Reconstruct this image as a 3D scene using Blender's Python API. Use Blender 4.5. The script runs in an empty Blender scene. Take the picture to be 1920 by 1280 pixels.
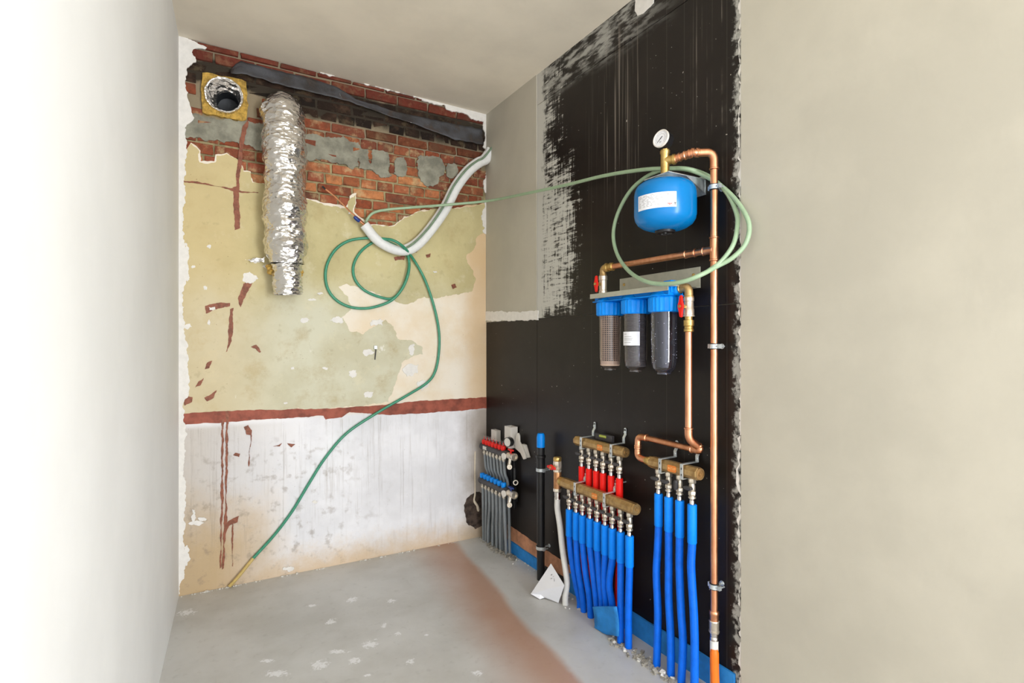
import bpy, bmesh, math, random
from mathutils import Vector, Matrix, noise
from mathutils.geometry import tessellate_polygon
random.seed(7)
V = Vector
C = bpy.context.scene.collection
SC = bpy.context.scene

# ------------------------------------------------------------------ camera / world / light
FPX, YH, TH, HC = 1023.0, 645.0, math.radians(30.1), 1.227
SN, CS = math.sin(TH), math.cos(TH)
cam_d = bpy.data.cameras.new('camera'); cam = bpy.data.objects.new('camera', cam_d); C.objects.link(cam)
cam.location = (0, 0, HC); cam.rotation_euler = (math.pi/2, 0, -TH)
cam_d.sensor_width = 36; cam_d.lens = FPX/1920*36; cam_d.shift_y = (YH-640)/1920; cam_d.clip_start = 0.02
SC.camera = cam
SC.view_settings.view_transform = 'Standard'; SC.view_settings.look = 'None'
SC.view_settings.exposure = 0.64; SC.view_settings.gamma = 1; SC.view_settings.use_curve_mapping = False
w = bpy.data.worlds.new('daylight'); SC.world = w; w.use_nodes = True
w.node_tree.nodes['Background'].inputs[0].default_value = (0.93, 0.96, 1.0, 1)
w.node_tree.nodes['Background'].inputs[1].default_value = 1.75
def area(name, loc, target, sx, sy, power, col):
    l = bpy.data.lights.new(name, 'AREA'); l.shape = 'RECTANGLE'; l.size = sx; l.size_y = sy
    l.energy = power; l.color = col
    o = bpy.data.objects.new(name, l); C.objects.link(o); o.location = loc
    o.rotation_euler = (V(target)-V(loc)).to_track_quat('-Z', 'Y').to_euler()
    return o
area('window_daylight', (1.72, -1.95, 1.2), (0.55, 2.8, 1.2), 1.5, 2.1, 115, (0.95, 0.98, 1.0))

# ------------------------------------------------------------------ helpers
def lin(c):
    return tuple(((x/255)/12.92 if x/255 <= .04045 else ((x/255+.055)/1.055)**2.4) for x in c) + (1,)
XR, YB, ZC = 1.613, 3.117, 2.75
def ceil_z(x): return 2.724-.016*(x+.065)
def ray(px):
    u = (px-960)/FPX
    return SN+u*CS, CS-u*SN
def zat(py, d): return HC-(py-YH)/FPX*d
def RW(px, py, off=0.0):
    a, b = ray(px); d = (XR-off)/a
    return V((XR-off, b*d, zat(py, d)))
def BW(px, py, off=0.0):
    a, b = ray(px); d = (YB-off)/b
    return V((a*d, YB-off, zat(py, d)))
def FLp(px, py, z=0.0):
    d = (HC-z)*FPX/(py-YH); a, b = ray(px)
    return V((a*d, b*d, z))
def XL(y): return -0.065+(y-YB)*math.tan(math.radians(3.38))

ORG = {}
def _reg(o, org): ORG[o.name] = V(org)
class MB:
    def __init__(s): s.v = []; s.f = []
    def add(s, vs, fs):
        b = len(s.v); s.v += [V(x) for x in vs]; s.f += [tuple(i+b for i in f) for f in fs]; return s
    def tube(s, pts, r, n=12, cap=True):
        pts = [V(p) for p in pts]; m = len(pts)
        rs = r if isinstance(r, (list, tuple)) else [r]*m
        T = []
        for i in range(m):
            a = pts[max(i-1, 0)]; b = pts[min(i+1, m-1)]; t = (b-a)
            T.append(t.normalized() if t.length > 1e-9 else (T[-1] if T else V((0, 0, 1))))
        nrm = T[0].orthogonal().normalized(); vs = []; fs = []
        for i in range(m):
            nrm = (nrm-T[i]*nrm.dot(T[i])).normalized(); bn = T[i].cross(nrm)
            for k in range(n):
                an = 2*math.pi*k/n
                vs.append(pts[i]+(nrm*math.cos(an)+bn*math.sin(an))*rs[i])
        for i in range(m-1):
            for k in range(n):
                k2 = (k+1) % n
                fs.append((i*n+k, i*n+k2, (i+1)*n+k2, (i+1)*n+k))
        if cap:
            fs.append(tuple(range(n-1, -1, -1))); fs.append(tuple((m-1)*n+k for k in range(n)))
        return s.add(vs, fs)
    def lathe(s, o, ax, prof, n=20, rfun=None, cap=True, up=None):
        """prof: list of (t, r) along ax from o"""
        o = V(o); ax = V(ax).normalized()
        e1 = (V(up)-ax*V(up).dot(ax)).normalized() if up else ax.orthogonal().normalized(); e2 = ax.cross(e1)
        vs = []; fs = []; m = len(prof)
        for (t, r) in prof:
            for k in range(n):
                an = 2*math.pi*(k+.5)/n; rr = rfun(k, t, r) if rfun else r
                vs.append(o+ax*t+(e1*math.cos(an)+e2*math.sin(an))*max(rr, 1e-5))
        for i in range(m-1):
            for k in range(n):
                k2 = (k+1) % n; fs.append((i*n+k, i*n+k2, (i+1)*n+k2, (i+1)*n+k))
        if cap:
            fs.append(tuple(range(n-1, -1, -1))); fs.append(tuple((m-1)*n+k for k in range(n)))
        return s.add(vs, fs)
    def box(s, c, size, M=None):
        c = V(c); h = V(size)/2; vs = []
        for x in (-1, 1):
            for y in (-1, 1):
                for z in (-1, 1):
                    p = V((x*h.x, y*h.y, z*h.z)); vs.append(c+(M @ p if M else p))
        return s.add(vs, [(0, 1, 3, 2), (4, 6, 7, 5), (0, 4, 5, 1), (2, 3, 7, 6), (0, 2, 6, 4), (1, 5, 7, 3)])
    def prism(s, poly, o, u, v, depth):
        """poly 2d in (u,v) at o, extruded by vector depth"""
        o, u, v, depth = V(o), V(u), V(v), V(depth)
        a = [o+u*p[0]+v*p[1] for p in poly]; n = len(a)
        fs = [tuple(range(n)), tuple(range(2*n-1, n-1, -1))]
        fs += [(i, n+i, n+(i+1) % n, (i+1) % n) for i in range(n)]
        return s.add(a+[p+depth for p in a], fs)
    def strip(s, path, y, wd, th):
        """path of (x,z) points, thickness th, width wd along Y"""
        m = len(path); vs = []; fs = []
        for i in range(m):
            a = V(path[max(i-1, 0)]); b = V(path[min(i+1, m-1)]); t = (b-a).normalized()
            if 0 < i < m-1:
                t1 = (V(path[i])-a).normalized(); t2 = (b-V(path[i])).normalized(); bs = (t1+t2)
                if bs.length > 1e-6: t = bs.normalized()
                k = 1/max(.5, t.dot(t1))
            else: k = 1
            nn = V((-t.y, t.x))*th/2*k; p = V(path[i])
            for q in (p+nn, p-nn):
                vs += [V((q.x, y-wd/2, q.y)), V((q.x, y+wd/2, q.y))]
        for i in range(m-1):
            a = i*4; b = a+4
            fs += [(a, a+1, b+1, b), (a+3, a+2, b+2, b+3), (a+2, a, b, b+2), (a+1, a+3, b+3, b+1)]
        fs += [(0, 2, 3, 1), ((m-1)*4, (m-1)*4+1, (m-1)*4+3, (m-1)*4+2)]
        return s.add(vs, fs)
    def sphere(s, c, r, n=10, sc=(1, 1, 1)):
        prof = []; c = V(c)
        m = max(4, n//2); vs = []; fs = []
        for i in range(m+1):
            ph = math.pi*i/m
            for k in range(n):
                an = 2*math.pi*k/n
                vs.append(c+V((r*sc[0]*math.sin(ph)*math.cos(an), r*sc[1]*math.sin(ph)*math.sin(an), r*sc[2]*math.cos(ph))))
        for i in range(m):
            for k in range(n):
                k2 = (k+1) % n; fs.append((i*n+k, (i+1)*n+k, (i+1)*n+k2, i*n+k2))
        return s.add(vs, fs)
    def mesh(s, name, mat, org=(0, 0, 0), bevel=0, seg=1, sharp=40, flat=False):
        me = bpy.data.meshes.new(name); o = V(org)
        me.from_pydata([v-o for v in s.v], [], s.f); me.validate()
        bm = bmesh.new(); bm.from_mesh(me)
        bmesh.ops.remove_doubles(bm, verts=bm.verts, dist=2e-5)
        if bevel:
            es = [e for e in bm.edges if len(e.link_faces) == 2 and e.calc_face_angle(0) > .5]
            bmesh.ops.bevel(bm, geom=es, offset=bevel, segments=seg, affect='EDGES', profile=.5)
        bmesh.ops.recalc_face_normals(bm, faces=bm.faces)
        bm.to_mesh(me); bm.free()
        if not flat:
            me.shade_smooth(); me.set_sharp_from_angle(angle=math.radians(sharp))
        me.materials.append(mat); return me
    def build(s, name, mat, parent=None, org=None, **kw):
        po = ORG[parent.name] if parent else V((0, 0, 0))
        o0 = po if parent else V(org if org is not None else (0, 0, 0))
        ob = bpy.data.objects.new(name, s.mesh(name, mat, o0, **kw)); C.objects.link(ob)
        if parent: ob.parent = parent
        else: ob.location = o0
        _reg(ob, o0); return ob
def inst(name, me, pos, parent, rotz=0, rot=None):
    ob = bpy.data.objects.new(name, me); C.objects.link(ob); ob.parent = parent
    ob.location = V(pos)-ORG[parent.name]; ob.rotation_euler = rot or (0, 0, rotz); _reg(ob, V(pos)); return ob
def tag(o, label=None, cat=None, group=None, kind=None):
    if label: o['label'] = label
    if cat: o['category'] = cat
    if group: o['group'] = group
    if kind: o['kind'] = kind
    return o
def thing(name, loc, label, cat, group=None):
    o = bpy.data.objects.new(name, None); o.empty_display_size = .05; C.objects.link(o)
    o.location = loc; _reg(o, loc); return tag(o, label, cat, group)
def cat_rom(P, n=8):
    P = [V(p) for p in P]; out = []
    Q = [P[0]*2-P[1]]+P+[P[-1]*2-P[-2]]
    for i in range(1, len(Q)-2):
        a, b, c, d = Q[i-1:i+3]
        for k in range(n):
            t = k/n
            out.append(.5*((2*b)+(c-a)*t+(2*a-5*b+4*c-d)*t*t+(3*b-a-3*c+d)*t**3))
    out.append(P[-1]); return out
def fillet(P, r, n=6):
    P = [V(p) for p in P]; out = [P[0]]
    for i in range(1, len(P)-1):
        a, b, c = P[i-1], P[i], P[i+1]
        d1 = min(r, (a-b).length*.49); d2 = min(r, (c-b).length*.49)
        p = b+(a-b).normalized()*d1; q = b+(c-b).normalized()*d2
        for k in range(n+1):
            t = k/n; out.append(p*(1-t)**2+b*2*t*(1-t)+q*t*t)
    out.append(P[-1]); return out
def rough_outline(pts, amt=.25, minlen=.012, seed=0):
    rnd = random.Random(seed); P = [V(p) for p in pts]
    for it in range(7):
        Q = []; ch = False
        for i in range(len(P)):
            a = P[i]; b = P[(i+1) % len(P)]; Q.append(a); L = (b-a).length
            if L > minlen:
                nn = V((-(b-a).y, (b-a).x)); Q.append((a+b)/2+nn*(rnd.uniform(-amt, amt)*.5*min(1, .05/L))); ch = True
        P = Q
        if not ch: break
    return P
def patch(mb, pts2, plane, off, th, amt=.25, minlen=.012, seed=0):
    """pts2: (a,z) outline on a wall plane; raised sheet from off-th to off"""
    P = rough_outline(pts2, amt, minlen, seed) if amt else [V(p) for p in pts2]
    def w(p, o): return V((p.x, YB-o, p.y)) if plane == 'B' else (V((XR-o, p.x, p.y)) if plane == 'R' else V((p.x, p.y, o)))
    tri = tessellate_polygon([[V((p.x, p.y, 0)) for p in P]]); n = len(P)
    mb.add([w(p, off) for p in P]+[w(p, off-th) for p in P],
           [tuple(t) for t in tri]+[(i, (i+1) % n, n+(i+1) % n, n+i) for i in range(n)])
    return mb
def bpx(L): return [V((BW(*p).x, BW(*p).z)) for p in L]
def rpx(L): return [V((RW(*p).y, RW(*p).z)) for p in L]
def fpx_(L): return [V(FLp(*p)[:2]) for p in L]
def blob(cx, cy, rx, ry, n=9, seed=0):
    rnd = random.Random(seed); return [(cx+rx*math.cos(2*math.pi*i/n)*rnd.uniform(.55, 1.2), cy+ry*math.sin(2*math.pi*i/n)*rnd.uniform(.55, 1.2)) for i in range(n)]

# ------------------------------------------------------------------ materials
class NM:
    def __init__(s, name):
        s.m = bpy.data.materials.new(name); s.m.use_nodes = True; s.t = s.m.node_tree
        s.b = s.t.nodes['Principled BSDF']; s.out = s.t.nodes['Material Output']
    def n(s, typ, props=None, **inp):
        nd = s.t.nodes.new(typ)
        for k, v in (props or {}).items(): setattr(nd, k, v)
        for k, v in inp.items():
            sk = nd.inputs[int(k[1:])] if k[0] == 'i' and k[1:].isdigit() else nd.inputs[k.replace('_', ' ')]
            s.set(sk, v)
        return nd
    def set(s, sk, v):
        if isinstance(v, bpy.types.NodeSocket): s.t.links.new(v, sk)
        else: sk.default_value = v
    def co(s, scale=(1, 1, 1)):
        tc = s.n('ShaderNodeTexCoord'); mp = s.n('ShaderNodeMapping', i3=scale); s.t.links.new(tc.outputs['Object'], mp.inputs[0])
        return mp.outputs[0]
    def xyz(s):
        tc = s.n('ShaderNodeTexCoord'); sp = s.n('ShaderNodeSeparateXYZ'); s.t.links.new(tc.outputs['Object'], sp.inputs[0])
        return sp.outputs
    def noise(s, scale, sc=(1, 1, 1), detail=5, rough=.6, dist=0):
        return s.n('ShaderNodeTexNoise', i0=s.co(sc), Scale=scale, Detail=detail, Roughness=rough, Distortion=dist).outputs[0]
    def mth(s, op, a, b=0.0, c=None, clamp=False):
        nd = s.n('ShaderNodeMath', {'operation': op, 'use_clamp': clamp}, i0=a, i1=b)
        if c is not None: s.set(nd.inputs[2], c)
        return nd.outputs[0]
    def sm(s, x, lo, hi):   # smooth ramp lo->0, hi->1
        nd = s.n('ShaderNodeMapRange', {'interpolation_type': 'SMOOTHSTEP'}, i0=x, i1=lo, i2=hi)
        if lo > hi:
            nd.inputs[1].default_value = hi; nd.inputs[2].default_value = lo; nd.inputs[3].default_value = 1; nd.inputs[4].default_value = 0
        return nd.outputs[0]
    def mix(s, f, a, b):
        nd = s.n('ShaderNodeMix', {'data_type': 'RGBA'})
        s.set(nd.inputs[0], f); s.set(nd.inputs[6], a); s.set(nd.inputs[7], b); return nd.outputs[2]
    def bump(s, h, st=.2, dist=.01):
        nd = s.n('ShaderNodeBump', Strength=st, Distance=dist, Height=h); s.t.links.new(nd.outputs[0], s.b.inputs['Normal'])
    def fin(s, col, rough=.6, metal=0, spec=.5):
        s.set(s.b.inputs['Base Color'], col); s.set(s.b.inputs['Roughness'], rough); s.set(s.b.inputs['Metallic'], metal)
        s.set(s.b.inputs['Specular IOR Level'], spec); return s.m
def simple(name, rgb, rough=.5, metal=0, var=.12, scale=40, bump=0, spec=.5, bscale=None, dist=.002):
    M = NM(name); c = lin(rgb); d = tuple(x*(1-var*2.0) for x in c[:3])+(1,)
    nz = M.noise(scale)
    col = M.mix(M.sm(nz, .3, .75), c, d)
    if bump: M.bump(M.noise(bscale or scale*3), bump, dist)
    rv = M.mth('MULTIPLY_ADD', nz, .2, rough-.1)
    return M.fin(col, rv, metal, spec)

def m_plaster(name, rgb, rough=.75, bump=.08, var=.04):
    M = NM(name); c = lin(rgb); d = tuple(x*(1-var*3) for x in c[:3])+(1,)
    col = M.mix(M.sm(M.noise(2.2, detail=6), .35, .7), c, d)
    fl = M.sm(M.noise(420, detail=2), .72, .8)
    col = M.mix(M.mth('MULTIPLY', fl, .25), col, lin((150, 143, 128)))
    M.bump(M.noise(60, sc=(1, 1, .5), detail=4), bump, .004)
    return M.fin(col, M.mth('MULTIPLY_ADD', M.noise(6), .25, rough-.12), 0, .35)
MAT = {}
MAT['beige'] = m_plaster('fresh_beige_plaster', (194, 188, 173), .62)
MAT['ceil'] = m_plaster('ceiling_beige_plaster', (232, 222, 204))
MAT['white_wall'] = m_plaster('white_plaster', (234, 234, 232), .6, .1, .02)
def m_mortar():
    M = NM('lime_mortar'); x, y, z = M.xyz(); n1 = M.noise(20, detail=7); n2 = M.noise(6, detail=5)
    col = M.mix(M.sm(n1, .35, .65), lin((176, 164, 124)), lin((138, 126, 94)))
    col = M.mix(M.sm(z, 2.30, 2.40), col, lin((150, 136, 112)))
    zs = M.mth('ADD', z, M.mth('MULTIPLY', M.mth('SUBTRACT', n2, .5), .12))
    so = M.mth('MULTIPLY', M.sm(zs, 2.44, 2.5), M.sm(zs, 2.66, 2.63)); so = M.mth('MAXIMUM', M.mth('MULTIPLY', so, M.sm(x, .3, .45)), M.mth('MULTIPLY', M.sm(zs, 2.51, 2.54), M.sm(zs, 2.66, 2.63)))
    col = M.mix(M.mth('MULTIPLY', so, .9), col, lin((38, 32, 28)))
    M.bump(M.noise(120, detail=5), .6, .006); return M.fin(col, .9, 0, .2)
MAT['mortar'] = m_mortar()
MAT['whiteplaster'] = simple('torn_white_plaster', (236, 232, 226), .85, var=.05, bump=.3, bscale=90)

def m_brick(name, c1, c2, c3, lime=.35):
    M = NM(name); oi = M.n('ShaderNodeObjectInfo').outputs['Random']
    cr = M.n('ShaderNodeValToRGB'); M.t.links.new(oi, cr.inputs[0])
    e = cr.color_ramp.elements; e[0].color = lin(c1); e[1].color = lin(c3); k = e.new(.5); k.color = lin(c2)
    tcn = M.n('ShaderNodeNewGeometry').outputs['Position']
    def ns(sc, **k): return M.n('ShaderNodeTexNoise', i0=tcn, Scale=sc, Detail=5, Roughness=.65).outputs[0]
    col = M.mix(M.mth('MULTIPLY', M.sm(ns(35), .4, .7), .55), cr.outputs[0], tuple(x*.45 for x in lin(c2)[:3])+(1,))
    col = M.mix(M.mth('MULTIPLY', M.sm(ns(14), .52, .68), lime), col, lin((208, 186, 140)))
    col = M.mix(M.mth('MULTIPLY', M.sm(ns(160), .66, .74), .5), col, lin((225, 212, 190)))
    col = M.mix(M.mth('MULTIPLY', M.sm(ns(9), .48, .68), .55), col, lin((98, 74, 58)))
    M.bump(ns(90), .7, .006)
    return M.fin(col, .9, 0, .2)
MAT['brick_top'] = m_brick('dark_red_brick', (108, 52, 40), (122, 62, 48), (92, 44, 36), .12)
MAT['brick_mid'] = m_brick('orange_red_brick', (150, 80, 54), (132, 76, 58), (172, 104, 68), .5)
MAT['brick_low'] = m_brick('salmon_brick', (204, 136, 88), (184, 112, 76), (156, 86, 66), .55)
MAT['brick_soot'] = m_brick('sooty_brick', (38, 31, 27), (58, 43, 34), (30, 26, 23), .10)
MAT['brick_brown'] = m_brick('brown_brick', (112, 72, 50), (104, 62, 44), (128, 74, 50), .2)

# old plaster base of the back wall
def m_oldplaster():
    M = NM('old_white_plaster'); x, y, z = M.xyz()
    n1 = M.noise(3.0, detail=7); n2 = M.noise(18, detail=6); st = M.noise(9, sc=(6, 1, .35), detail=4)
    lo = M.mix(M.sm(n1, .35, .65), lin((243, 242, 245)), lin((226, 225, 228)))
    lo = M.mix(M.mth('MULTIPLY', M.mth('MULTIPLY', M.sm(st, .5, .75), .42), M.sm(M.noise(2.6, detail=4), .42, .62)), lo, lin((176, 168, 160)))
    hi = M.mix(M.sm(n1, .4, .7), lin((240, 230, 214)), lin((232, 214, 186)))
    col = M.mix(M.sm(z, .82, .86), lo, hi)
    ed = M.mth('MULTIPLY', M.sm(M.mth('ADD', x, M.mth('MULTIPLY', n1, .16)), 1.46, 1.62), M.sm(z, .8, .9))
    col = M.mix(M.mth('MULTIPLY', ed, .6), col, lin((222, 184, 130)))
    n3 = M.noise(11, detail=8, rough=.72)
    # damp ochre staining at the foot and in the left corner
    foot = M.sm(M.mth('ADD', z, M.mth('ADD', M.mth('MULTIPLY', n1, .16), M.mth('MULTIPLY', n3, .2))), .36, .16)
    left = M.mth('MULTIPLY', M.sm(M.mth('ADD', x, M.mth('MULTIPLY', n1, .3)), .66, .2), M.sm(M.mth('ADD', z, M.mth('ADD', M.mth('MULTIPLY', n1, .4), M.mth('MULTIPLY', n3, .3))), 1.0, .5))
    oc = M.mth('MAXIMUM', M.mth('MULTIPLY', foot, .65), M.mth('MULTIPLY', left, .85))
    col = M.mix(oc, col, lin((206, 166, 98)))
    gl = M.mth('MULTIPLY', M.sm(M.mth('ADD', x, M.mth('MULTIPLY', n1, .5)), .78, .2), M.sm(z, .84, .8))
    col = M.mix(M.mth('MULTIPLY', gl, .55), col, lin((172, 156, 132)))
    vd = M.mth('MULTIPLY', M.sm(M.noise(5, sc=(14, 1, .4), detail=5, rough=.7), .54, .72), M.mth('MULTIPLY', M.sm(z, .82, .8), M.sm(z, .1, .3)))
    col = M.mix(M.mth('MULTIPLY', vd, .38), col, lin((140, 128, 116)))
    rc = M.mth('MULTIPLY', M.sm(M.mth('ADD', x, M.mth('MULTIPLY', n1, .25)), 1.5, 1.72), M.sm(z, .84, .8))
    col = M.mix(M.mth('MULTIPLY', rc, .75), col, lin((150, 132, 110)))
    dirt = M.mth('MULTIPLY', M.mth('MULTIPLY', M.sm(n2, .52, .68), M.sm(M.mth('ADD', x, M.mth('MULTIPLY', n3, .5)), 1.35, .75)), M.sm(z, .82, .6))
    col = M.mix(M.mth('MULTIPLY', dirt, .45), col, lin((140, 126, 112)))
    sp = M.sm(M.noise(110, detail=2), .72, .77)
    col = M.mix(M.mth('MULTIPLY', sp, .5), col, lin((120, 96, 74)))
    M.bump(M.noise(45, detail=6), .25, .006)
    return M.fin(col, .72, 0, .3)
MAT['oldplaster'] = m_oldplaster()
def m_coat():
    M = NM('olive_cream_coat'); x, y, z = M.xyz()
    n1 = M.noise(3.2, detail=7); n2 = M.noise(22, detail=6)
    up = M.mix(M.sm(n1, .35, .66), lin((206, 194, 146)), lin((192, 180, 134)))
    lo = M.mix(M.sm(n1, .35, .66), lin((212, 209, 186)), lin((200, 194, 166)))
    col = M.mix(M.sm(M.mth('ADD', z, M.mth('MULTIPLY', n1, .5)), 1.5, 1.95), lo, up)  # coat turns paler lower down: light glare painted into its colour
    n3 = M.noise(7, detail=8, rough=.68)
    col = M.mix(M.mth('MULTIPLY', M.sm(n3, .5, .72), .5), col, lin((178, 158, 112)))
    col = M.mix(M.mth('MULTIPLY', M.sm(n3, .44, .3), .5), col, lin((222, 214, 184)))
    lf = M.sm(M.mth('ADD', x, M.mth('MULTIPLY', n1, .3)), .62, .2)
    col = M.mix(M.mth('MULTIPLY', lf, .45), col, lin((212, 186, 138)))
    col = M.mix(M.mth('MULTIPLY', M.sm(n2, .6, .74), .3), col, lin((160, 146, 108)))
    wl = M.sm(M.noise(8, detail=8, rough=.7), .67, .72)
    col = M.mix(M.mth('MULTIPLY', wl, .75), col, lin((238, 234, 224)))
    sp = M.sm(M.noise(95, detail=2), .73, .77)
    col = M.mix(M.mth('MULTIPLY', sp, .55), col, lin((130, 96, 66)))
    M.bump(M.noise(40, detail=6), .25, .005)
    return M.fin(col, .72, 0, .3)
MAT['coat'] = m_coat()
MAT['redpaint'] = simple('brick_red_paint', (164, 84, 62), .65, var=.25, scale=22, bump=.2)
MAT['drip'] = simple('rust_brown_paint', (150, 86, 60), .6, var=.25, scale=60, bump=.2)
MAT['cement'] = simple('grey_cement', (158, 155, 138), .9, var=.24, scale=16, bump=.6, bscale=60, dist=.008)
MAT['dark_hole'] = simple('dark_broken_plaster', (92, 76, 66), .95, var=.4, scale=30, bump=.8, bscale=70, dist=.01)
MAT['foam'] = simple('cream_foam_bead', (226, 212, 190), .8, var=.06, bump=.4)
def m_membrane():
    M = NM('grey_membrane'); c = M.mix(M.sm(M.noise(8, detail=6), .35, .65), lin((84, 85, 90)), lin((60, 57, 57)))
    c = M.mix(M.mth('MULTIPLY', M.sm(M.noise(16, detail=6), .55, .7), .5), c, lin((86, 70, 62))); c = M.mix(M.sm(M.noise(30, detail=5, rough=.7), .7, .72), c, lin((206, 202, 196)))
    M.bump(M.noise(24, detail=6), .6, .01); return M.fin(c, .5, 0, .4)
MAT['flash'] = m_membrane()
MAT['insul'] = simple('yellow_mineral_wool', (226, 182, 88), .95, var=.3, scale=60, bump=1, bscale=220, dist=.006)
def m_foil():
    M = NM('crumpled_foil'); vr = M.n('ShaderNodeTexVoronoi', {'feature': 'F1'}, Vector=M.co((1, 1, 1.7)), Scale=34.0).outputs['Distance']
    h = M.mth('ADD', M.mth('MULTIPLY', vr, .6), M.noise(16, sc=(1, 1, 2.2), detail=3, rough=.5, dist=.8))
    M.bump(h, .55, .02)
    return M.fin(M.mix(M.noise(14), lin((244, 242, 240)), lin((226, 222, 218))), .2, .95)
MAT['foil'] = m_foil()
MAT['ductdark'] = simple('black_ribbed_duct', (44, 46, 50), .5, .2)
def m_metal(name, a, b, rough, scale=25, sc=(1, 1, 1), metal=1):
    M = NM(name); return M.fin(M.mix(M.sm(M.noise(scale, sc=sc), .35, .7), lin(a), lin(b)), M.mth('MULTIPLY_ADD', M.noise(scale*2), .2, rough-.1), metal)
MAT['copper'] = m_metal('copper', (236, 172, 134), (212, 144, 106), .33, 30, (1, 1, .3))
MAT['brass'] = m_metal('dull_brass', (200, 168, 116), (170, 138, 92), .48, 40, metal=.85)
MAT['ybrass'] = m_metal('yellow_brass', (212, 182, 116), (184, 150, 86), .34, metal=.9)
MAT['bronze'] = m_metal('bronze', (206, 154, 110), (176, 124, 84), .42, metal=.85)
MAT['nickel'] = m_metal('nickel', (228, 218, 202), (204, 194, 178), .34, metal=.8)
MAT['chrome'] = m_metal('crimped_steel', (226, 222, 218), (200, 196, 192), .2)
MAT['zinc'] = m_metal('zinc_plated_steel', (222, 228, 230), (196, 204, 208), .42, 50, metal=.75)
MAT['black'] = simple('black_plastic', (26, 26, 28), .38, var=.1)
MAT['grey_black'] = simple('charcoal_plastic', (62, 60, 62), .45, var=.1)
MAT['rubber'] = simple('rubber_liner', (30, 30, 32), .7)
MAT['red'] = simple('red_plastic', (232, 34, 24), .38, var=.06, spec=.3)
MAT['redpipe'] = simple('red_conduit', (244, 28, 20), .45, var=.05, spec=.25)
MAT['blueplastic'] = simple('blue_plastic', (0, 142, 244), .36, var=.06, spec=.3)
MAT['tank'] = simple('blue_enamel', (0, 120, 192), .24, var=.04, scale=8, spec=.35)
def m_conduit(name, rgb):
    M = NM(name); z = M.xyz()[2]
    h = M.mth('SINE', M.mth('MULTIPLY', z, 1500.0)); M.bump(h, .16, .0012)
    c = lin(rgb); return M.fin(M.mix(M.sm(M.noise(20), .4, .7), c, tuple(x*.85 for x in c[:3])+(1,)), .45, 0, .25)
MAT['bluepipe'] = m_conduit('blue_corrugated_conduit', (0, 106, 232))
MAT['bluesleeve'] = simple('blue_foam_sleeve', (0, 138, 255), .55, var=.04, spec=.25)
MAT['greypipe'] = simple('grey_heating_pipe', (140, 146, 150), .4, var=.06)
MAT['whitepipe'] = simple('white_plastic_pipe', (224, 222, 216), .4, var=.04)
MAT['whitefoam'] = simple('white_pipe_insulation', (236, 236, 234), .6, var=.04, bump=.2)
MAT['orange'] = simple('orange_sleeve', (246, 122, 26), .45, var=.05)
MAT['bluefoam'] = simple('blue_edge_foam', (36, 138, 218), .75, var=.16, scale=18, bump=.4, bscale=150)
MAT['hose_pale'] = simple('sage_green_hose', (160, 186, 152), .4, var=.06)
MAT['hose_teal'] = simple('teal_green_hose', (62, 148, 116), .35, var=.1)
MAT['hose_yellow'] = simple('faded_yellow_hose', (206, 178, 108), .5, var=.1)
MAT['cable'] = simple('grey_green_cable', (128, 150, 124), .5)
MAT['paper'] = simple('white_paper', (236, 236, 240), .8, var=.02, scale=10)
MAT['ink'] = simple('grey_print', (120, 118, 118), .8)
MAT['lightink'] = simple('pale_grey_print', (176, 172, 172), .8)
MAT['blackink'] = simple('black_print', (30, 30, 34), .8)
MAT['redink'] = simple('red_print', (214, 70, 54), .8)
MAT['orangeink'] = simple('orange_sticker', (230, 132, 52), .5, var=.06)
MAT['paleink'] = simple('pale_lettering', (250, 196, 128), .5)
MAT['bluecap'] = simple('navy_cap', (28, 62, 140), .35)
MAT['vial'] = simple('yellow_green_vial', (176, 186, 84), .25)
MAT['bracket'] = simple('off_white_steel', (174, 172, 156), .45, var=.06)
MAT['whitebox'] = simple('white_box_plastic', (222, 216, 208), .5, var=.04)
MAT['woodedge'] = simple('raw_wood_edge', (206, 146, 110), .8, var=.25, scale=14, bump=.3)
MAT['rubble'] = simple('screed_crumbs', (168, 162, 150), .95, var=.2, bump=.5)
MAT['whitechip'] = simple('white_chips', (232, 228, 220), .9)
MAT['cart_brown'] = simple('brown_pleated_cartridge', (204, 178, 158), .7, var=.1)
MAT['cart_mesh'] = simple('dark_cartridge_core', (66, 54, 50), .7)
def m_carbon():
    M = NM('grey_wound_cartridge'); z = M.xyz()[2]
    M.bump(M.mth('SINE', M.mth('MULTIPLY', M.mth('ADD', z, M.mth('MULTIPLY', M.noise(25), .01)), 1100.0)), .5, .002)
    return M.fin(M.mix(M.noise(60), lin((96, 92, 92)), lin((74, 71, 74))), .8)
MAT['cart_grey'] = m_carbon()
MAT['cart_dark'] = simple('dark_inner_core', (42, 42, 50), .4)
def m_clear(name, tint, amt):
    M = NM(name); t = M.t
    tr = M.n('ShaderNodeBsdfTransparent', Color=tint); gl = M.n('ShaderNodeBsdfGlossy', Color=(1, 1, 1, 1), Roughness=.06)
    lw = M.n('ShaderNodeLayerWeight', Blend=.25); f = M.mth('MULTIPLY_ADD', lw.outputs['Facing'], amt, .05)
    mx = M.n('ShaderNodeMixShader', i0=f, i1=tr.outputs[0], i2=gl.outputs[0]); t.links.new(mx.outputs[0], M.out.inputs[0]); return M.m
MAT['clear'] = m_clear('clear_housing', (.86, .84, .86, 1), .28)
MAT['clear_blue'] = m_clear('clear_tinted_housing', (.74, .76, .9, 1), .4)
MAT['tubeclear'] = m_clear('clear_flow_tube', (.95, .93, .9, 1), .5)
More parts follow.
